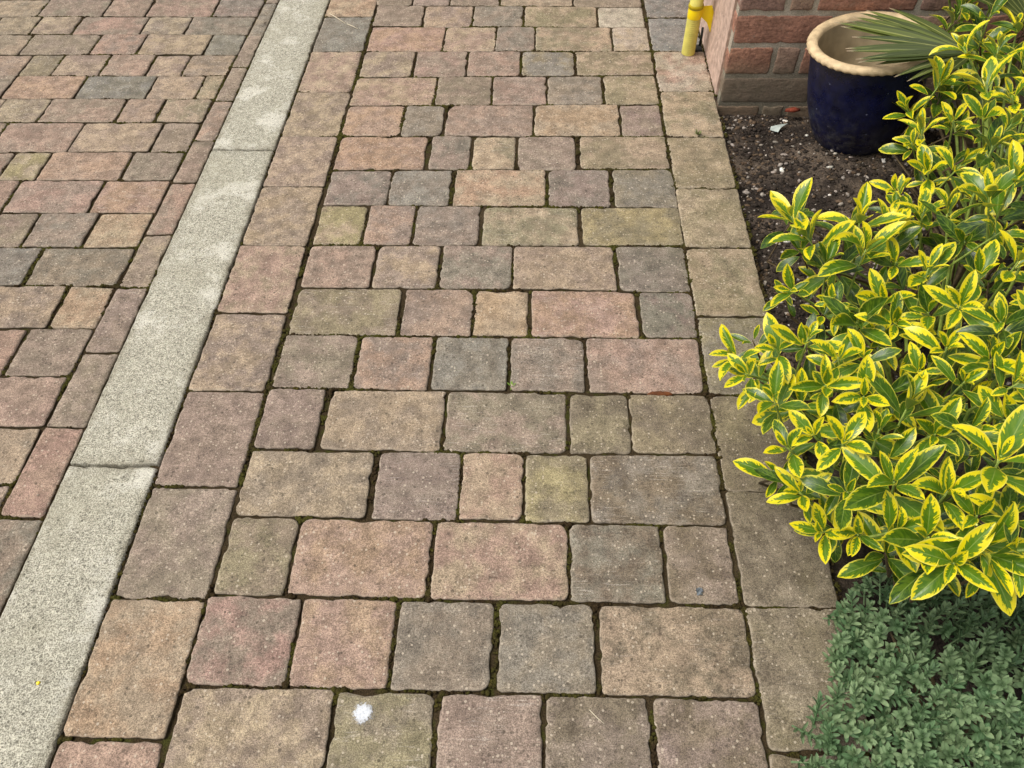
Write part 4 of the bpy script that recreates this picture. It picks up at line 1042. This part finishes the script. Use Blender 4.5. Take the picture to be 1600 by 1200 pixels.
TIPS = "408,196,83,-312,66,948,122;606,403,136,-121,97,988,115;447,254,112,-215,-260,941,130;572,298,189,-198,-276,941,133;491,230,178,133,9,991,125;500,470,90,7,87,996,136;823,387,147,160,-94,983,135;390,215,108,22,-121,992,130;672,450,97,467,176,867,122;751,333,169,453,26,891,101;591,428,103,56,334,941,103;582,193,217,56,-90,994,136;855,461,137,-111,107,988,110;790,540,157,332,138,933,109;621,246,181,-61,-22,998,139;502,507,92,-208,459,864,116;412,175,123,-336,10,942,131;639,510,121,47,200,979,122;735,513,145,55,570,820,117;781,363,161,105,-43,994,126;549,547,115,-49,727,684,137;455,352,132,-222,478,850,118;531,310,135,-227,65,972,107;659,197,187,-62,48,997,140;725,439,112,-233,36,972,113;745,395,145,-168,-230,959,133;719,540,103,277,-193,941,133;729,267,213,84,-184,979,138;424,195,140,-377,-224,898,107;617,267,190,255,-182,950,130;617,300,199,-304,-213,928,108;530,417,111,-334,69,940,101;688,346,195,-125,-382,916,114;459,325,119,-501,-158,851,110;415,228,119,226,-303,926,133;663,232,221,158,-204,966,110;659,274,200,-192,-272,943,134;600,318,209,-142,-128,982,114;518,220,174,-129,-6,992,112;445,181,128,-88,300,950,104;706,196,208,101,91,991,114;609,468,113,-118,321,940,138;702,487,140,159,140,977,124;667,298,171,-107,-181,978,113;471,329,142,-38,39,999,102;566,312,148,1,289,957,112;513,332,165,119,-147,982,117;543,343,162,-124,-487,864,129;572,492,97,39,606,794,103;660,392,174,-353,61,934,104;425,285,93,50,-175,983,126;472,262,157,-164,86,983,116;739,482,147,260,424,868,125;566,271,170,-126,-225,966,139;499,262,175,-265,-98,959,105;506,356,150,30,0,1000,101;571,459,142,111,299,948,111;767,488,145,-14,-158,987,139;810,496,144,125,340,932,137;713,215,211,353,-148,924,121;459,232,135,64,-493,868,124;686,181,196,19,9,1000,125;636,184,185,56,-22,998,118;550,446,117,-200,-258,945,119;741,430,141,69,-114,991,134;847,417,139,361,20,932,120;508,193,155,-216,-425,879,138;543,376,137,-50,137,989,117;504,446,82,8,157,988,118;459,394,93,-31,144,989,115;679,348,164,-344,-237,908,122;703,238,207,-55,-291,955,128;546,259,169,-196,-54,979,139;587,239,184,247,-131,960,106;496,287,141,-378,162,911,106;581,209,226,-240,-147,960,107;488,174,141,-98,-51,994,117;763,317,166,360,-22,933,105;811,501,171,282,111,953,136;856,474,158,3,15,1000,104;761,359,150,26,-196,980,105;535,214,172,66,-176,982,126;664,463,121,2,350,937,105;573,379,144,302,222,927,111;703,308,164,-98,311,945,135;530,528,94,-459,193,867,103;714,303,182,249,-241,938,136;771,536,144,59,-19,998,108;521,170,189,-7,-298,954,101;589,353,164,125,80,989,118;544,178,200,-316,86,945,138;641,204,188,278,-54,959,105;463,256,128,-183,244,952,123;770,521,127,108,316,942,136;586,560,105,289,604,742,113;512,391,119,-151,239,959,123;474,288,144,-319,59,946,102;722,415,128,313,355,881,103;672,187,187,242,-286,927,109;446,338,75,-284,191,940,120;661,169,204,107,-62,992,104;475,412,98,127,-60,990,118;471,306,112,-210,181,961,128;688,391,114,92,130,987,112;687,553,109,-138,383,913,117;551,232,167,-27,-59,998,137;796,410,161,210,286,935,122;647,479,137,190,264,946,122;587,536,93,-69,46,997,117;649,222,191,298,109,948,111;558,414,99,-371,367,853,134;730,279,180,-142,23,990,108;621,534,97,150,-29,988,100;728,454,141,8,384,923,112;582,316,186,213,-368,905,133;511,192,185,-21,17,1000,120;533,285,172,189,-195,962,113;624,542,141,220,121,968,109;624,380,142,-169,209,963,110;656,314,177,-44,-1,999,124;628,286,202,69,-196,978,123;708,329,143,-50,204,978,131;783,462,151,455,86,887,109;524,483,105,34,-15,999,123;625,237,206,-51,122,991,102;737,554,119,208,478,853,103;677,258,206,30,-439,898,127;503,411,90,-255,-106,961,122;440,296,128,-160,-77,984,119;705,319,185,9,254,967,106;791,314,157,20,108,994,105;666,433,142,-180,208,962,103;608,451,101,173,37,984,103;458,275,136,-89,-493,866,132;884,536,139,580,178,795,110;489,379,114,-150,189,970,128;438,209,142,23,-352,936,117;589,281,188,-196,-168,966,122;619,192,188,-11,-11,1000,106;538,321,151,-61,64,996,103;423,305,102,-98,254,962,118;679,278,201,-220,-64,973,101;560,206,191,-176,78,981,111;671,194,213,99,-453,886,118;616,569,112,143,163,976,138;816,457,132,157,-264,952,129;578,211,196,67,-288,955,139;471,220,160,50,-412,910,130;498,321,119,-148,23,989,131;429,219,108,-288,272,918,108;631,450,107,-198,-122,973,115;475,189,152,-329,83,941,118;734,368,169,-151,129,980,128;589,302,204,59,-160,985,130;834,431,146,377,-205,903,112;859,555,144,236,440,867,139;658,249,200,209,-81,975,123;790,352,169,-34,-106,994,109;685,212,205,334,-62,940,109;580,255,206,-360,-88,929,102;678,244,236,455,-181,872,119;719,292,193,-179,-352,919,134;551,223,201,206,40,978,132;768,435,150,-402,-28,915,104;666,218,219,276,73,958,132;569,252,182,146,-189,971,108;755,554,135,58,297,953,117;649,170,177,-254,-63,965,120;650,262,181,72,14,997,134;793,433,141,-75,-154,985,121;561,512,98,-59,32,998,111;791,516,140,-95,277,956,127;816,470,170,-56,216,975,106;480,246,164,-467,-363,806,108;522,441,118,-258,93,962,110;480,333,169,-106,20,994,136;703,374,147,-291,122,949,107;579,222,223,-68,175,982,115;653,209,202,23,-335,942,102;588,504,119,12,195,981,128;460,199,170,194,-305,932,102;759,585,107,622,181,762,140;486,214,166,-122,131,984,115;670,569,114,315,64,947,113;798,516,166,131,559,819,135;858,512,146,185,54,981,109;751,253,186,246,-225,943,109;845,587,112,-22,117,993,126;557,204,152,-108,-118,987,130;892,508,145,152,289,945,121;425,249,108,47,-95,994,121;506,278,186,-328,202,923,104;585,170,167,45,-76,996,121;752,456,167,62,178,982,140;602,305,244,-207,120,971,104;791,563,149,266,629,730,130;790,410,135,138,11,990,124;672,513,131,14,206,979,110;492,172,200,-16,-75,997,110;602,336,178,-168,377,911,108;516,251,177,78,-5,997,120;706,565,135,10,345,938,115;561,286,167,-162,-134,978,119;389,172,124,-317,63,946,138;788,331,163,148,140,979,135;557,338,173,49,250,967,105;643,415,132,-215,527,822,139;438,227,129,-107,-72,992,108;684,461,139,217,143,966,136;439,269,121,-230,96,969,128;503,417,126,-294,55,954,138;459,189,144,-70,-179,981,120;694,275,204,176,383,907,138;531,460,127,-28,-84,996,121;489,401,70,-157,410,898,128;711,464,131,171,336,926,121;580,178,202,196,-240,951,101;631,509,82,-94,8,996,114;632,360,155,-229,34,973,139;588,169,221,-30,-68,997,138;887,542,170,67,296,953,136;757,419,110,-1,180,984,125;894,574,133,88,38,995,119;623,288,177,211,-81,974,102;573,327,159,-217,216,952,123;448,362,97,-95,314,945,138;572,193,205,66,54,996,105;724,343,168,53,146,988,133;380,184,109,-63,16,998,118;731,530,117,225,454,862,139;519,376,151,23,-43,999,135;607,206,212,97,-486,868,104;524,237,186,-122,-113,986,103;797,390,141,254,-73,964,134;710,181,198,283,85,955,138;397,230,116,-213,-278,937,114;408,259,103,292,23,956,125;674,413,111,-325,-82,942,106;675,482,131,370,326,870,109;600,378,151,-87,-96,992,127;623,336,199,-467,-255,847,134;838,549,139,-16,508,861,139;569,180,188,-544,-402,736,102;687,428,133,26,227,974,114;630,476,123,98,126,987,110;711,252,215,-65,-64,996,130;852,576,133,360,155,920,130;819,441,148,141,199,970,105;469,177,134,189,-184,965,100;844,432,166,295,176,939,120;810,399,154,-127,-23,992,105;751,295,183,145,-68,987,140;701,391,131,461,-7,887,118;507,210,152,-151,-475,867,106;479,354,131,281,-251,927,124;765,414,147,-118,455,882,121;662,534,113,-137,-207,969,137;783,390,131,287,39,957,140;568,432,118,31,238,971,114;766,287,187,43,-196,980,130;589,536,131,-426,367,827,100;497,307,163,-446,-31,894,117;798,466,162,108,144,984,124;560,395,133,159,157,975,139;532,164,198,-253,-324,912,132;700,171,180,75,-219,973,115;726,234,201,-101,-17,995,109;408,210,112,62,-173,983,117;777,574,133,355,316,880,127;637,273,191,191,405,894,101;520,464,93,66,-145,987,130;682,568,138,436,261,861,138;725,491,140,166,90,982,106;895,526,156,439,265,859,113;603,250,189,-26,-307,951,125;622,167,194,60,-373,926,125;457,213,142,43,-163,986,111;470,244,145,-188,141,972,136;694,204,208,181,-262,948,133;686,497,142,471,353,809,135;471,433,109,95,23,995,120"
tl = []
for rec in TIPS.split(';'):
    f = [int(t) for t in rec.split(',')]
    P = Vector(f[:3]) / 1000; D = (Vector(f[3:6]) / 1000).normalized()
    dd = P - camp
    px = 800 + 1202 * dd.dot(Rr) / dd.dot(F); py = 600 - 1202 * dd.dot(U) / dd.dot(F)
    off = max(0, px - 1600) + max(0, py - 1200)
    tl.append((off, P, D, f[6] / 100))
tl.sort(key=lambda q: q[0])
V, Fc, A = [], [], []
def spm(P, D, s):
    return Matrix.Translation(P - HO) @ D.to_track_quat('Z', 'Y').to_matrix().to_4x4() @ Matrix.Rotation(random.uniform(0, 6.28), 4, 'Z') @ Matrix.Scale(s, 4)
for i, (off, P, D, s) in enumerate(tl):
    k = random.randrange(8)
    m = spm(P, D, s)
    if i < 300:
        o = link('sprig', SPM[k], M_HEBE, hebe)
        o.matrix_local = m
    else:
        b = len(V)
        V += [m @ v for v in SP[k][0]]; Fc += [tuple(q + b for q in g_) for g_ in SP[k][1]]; A += SP[k][2]
# the under layer of sprigs that fills the mound
for off, P, D, s in tl:
    for _ in range(1):
        Q = P + Vector((random.gauss(0, 0.012), random.gauss(0, 0.012), -random.uniform(0.022, 0.05)))
        if Q.z < 0.0:
            Q.z = random.uniform(0.0, 0.015)
        k = random.randrange(8)
        m = spm(Q, (D + Vector((random.gauss(0, 0.35), random.gauss(0, 0.35), 0))).normalized(), s)
        b = len(V)
        V += [m @ v for v in SP[k][0]]; Fc += [tuple(q + b for q in g_) for g_ in SP[k][1]]; A += [(a[0], a[1], a[2] + 0.3) for a in SP[k][2]]
me = mesh('under_foliage', V, Fc)
pattr(me, 'lf', A, 'FLOAT_VECTOR')
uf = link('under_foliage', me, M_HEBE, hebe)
uf['kind'] = 'stuff'
for i in range(16):
    a = i * 0.39
    e = Vector((0.20 * math.cos(a) * random.uniform(0.5, 1), 0.18 * math.sin(a) * random.uniform(0.5, 1), random.uniform(0.05, 0.10)))
    v, f = tube_mesh('branch', [(0, 0, 0), e * 0.5 + Vector((0, 0, 0.01)), e], [0.005, 0.004, 0.0015], 6)
    link('branch', mesh('branch', v, f), M_TWIG, hebe)

# ------------------------------------------------------------------ small things lying about
def weed(loc, label, n, L, spread, mat):
    wd = empty('weed', loc)
    tag(wd, label, 'weed')
    for i in range(n):
        th = i * 2.4 + random.uniform(-0.3, 0.3)
        el = random.uniform(0.3, 1.2) * spread
        d = Vector((math.cos(th) * math.sin(el), math.sin(th) * math.sin(el), math.cos(el)))
        vs, fs = [], []
        s = d.cross(Vector((0, 0, 1))).normalized()
        l = L * random.uniform(0.6, 1.15)
        for t, w_ in ((0, 0.25), (0.5, 1.0), (0.8, 0.7), (1, 0.05)):
            c = d * l * t - Vector((0, 0, 1)) * l * 0.18 * t * t
            vs += [c - s * 0.0016 * w_, c + s * 0.0016 * w_]
        fs = [(0, 1, 3, 2), (2, 3, 5, 4), (4, 5, 7, 6)]
        link('leaf', mesh('leaf', vs, fs), mat, wd)
weed((-0.046, 0.983, -0.004), 'tiny green seedling in a joint in the middle of the path', 12, 0.014, 0.95, M_WEED)
weed((0.444, 1.874, -0.003), 'small grassy tuft in the joint of the right border blocks', 16, 0.022, 0.8, simple('dull_grass', (112, 120, 70), 0.7, 0.2))

sp, sc_ = [], []
vs, fs = [], []
def patch(name, cx, cy, z, rx, ry, mat, h=0.0016, n=40, rag=0.28):
    vs, fs = [(0, 0, h)], []
    sd_ = random.uniform(0, 50)
    for ring, hh in ((0.55, h * 0.9), (0.85, h * 0.6), (1.0, -0.0015)):
        for k in range(n):
            a = 2 * math.pi * k / n
            rr = ring * (1 + rag * noise.noise((math.cos(a) * 2.2 + sd_, math.sin(a) * 2.2, 1)) + rag * 0.6 * noise.noise((math.cos(a) * 7, math.sin(a) * 7 + sd_, 1)))
            vs.append((rx * rr * math.cos(a), ry * rr * math.sin(a), hh + 0.0005 * noise.noise((k * 0.9, ring * 9, sd_))))
    for k in range(n):
        fs.append((0, 1 + k, 1 + (k + 1) % n))
        for q in range(2):
            fs.append((1 + q * n + k, 1 + (q + 1) * n + k, 1 + (q + 1) * n + (k + 1) % n, 1 + q * n + (k + 1) % n))
    return link(name, mesh(name, vs, fs), mat, None, (cx, cy, z))
def mat_splat():
    k = N('dried_white_splat')
    P = k.pos()
    n = k.noise(P, 260.0, 4, 0.7)
    tc = k.n('TexCoord').outputs['Object']
    ln = k.n('VectorMath', operation='LENGTH'); k.put(ln.inputs[0], tc)
    r = ln.outputs['Value']
    a = k.ramp(k.math('ADD', k.math('MULTIPLY', r, 55.0), k.math('MULTIPLY', k.math('SUBTRACT', n, 0.5), 1.6)), 0.45, 1.0, 0.9, 0)
    bs = k.bsdf(k.mix(k.ramp(n, 0.3, 0.7), lin((196, 200, 206)), lin((244, 246, 250))), 0.9, k.bump(n, 0.8, 0.002), 0.2, Alpha=a)
    return k.done(bs)
o = patch('bird_dropping', -0.258, 0.332, 0.0018, 0.019, 0.021, mat_splat(), 0.0012)
tag(o, 'white splat dried on an olive grey block near the bottom edge', 'dropping')
# foil scrap
vs, fs = [], []
for i in range(5):
    for j in range(5):
        vs.append(((i - 2) * 0.0026 + random.uniform(-0.001, 0.001), (j - 2) * 0.0032 + random.uniform(-0.001, 0.001), random.uniform(0, 0.005)))
for i in range(4):
    for j in range(4):
        fs.append((i * 5 + j, i * 5 + j + 1, i * 5 + j + 6, i * 5 + j + 5))
tag(link('foil_scrap', mesh('foil_scrap', vs, fs), M_FOIL, None, (0.285, 0.541, 0.002), smooth=False), 'crumpled scrap of silver foil at the edge of a brown block', 'litter')
tag(patch('dead_leaf', 0.257, 0.9675, -0.0015, 0.027, 0.0055, M_DRY, 0.0040, 30, 0.2), 'rust brown dead leaf wedged in a joint of the path', 'leaf')
tag(lumps('brick_chip', [(0.738, 2.016, -0.012, 0.026, 0.010, 0.008, 0.05)], M_RED), 'orange red brick fragment lying at the foot of the wall', 'brick')
o = patch('paint_speck', -0.783, 0.364, 0.0048, 0.003, 0.003, M_TAPE, 0.0008, 12)
tag(o, 'tiny yellow speck on the concrete strip', 'speck')
for (x0, y0, x1, y1), lb in (((-0.700, 2.555, -0.640, 2.492), 'longer pale straw lying on the blue grey block by the concrete strip'), ((-0.632, 2.487, -0.592, 2.455), 'shorter pale straw lying on the blue grey block by the concrete strip')):
    v, f = tube_mesh('straw', [(0, 0, 0.0), ((x1 - x0) / 2, (y1 - y0) / 2, 0.0012), (x1 - x0, y1 - y0, 0.0)], [0.0012, 0.0014, 0.001], 6)
    tag(link('straw', mesh('straw', v, f), M_STRAW, None, (x0, y0, 0.0035)), lb, 'straw', 'straws on the path')
v, f = tube_mesh('straw', [(0, 0, 0), (0.012, -0.012, 0.0008), (0.022, -0.020, 0)], [0.0006, 0.0007, 0.0005], 5)
tag(link('straw', mesh('straw', v, f), M_STRAW, None, (0.092, 0.345, 0.0028)), 'short pale straw on a mauve block at the bottom edge', 'straw', 'straws on the path')
vs = [(0, 0, 0.002), (0.03, 0.005, 0.006), (0.055, 0.03, 0.004), (0.028, 0.018, 0.008), (0.02, -0.012, 0.003), (0.004, 0.012, 0.005)]
tag(link('dry_leaf', mesh('dry_leaf', vs, [(0, 4, 1, 5), (5, 1, 3), (1, 2, 3)]), simple('silver_dry_leaf', (168, 176, 170), 0.7, 0.2), None, (0.655, 1.925, -0.020), smooth=False), 'silvery dry leaf fragment on the soil below the wall', 'leaf')
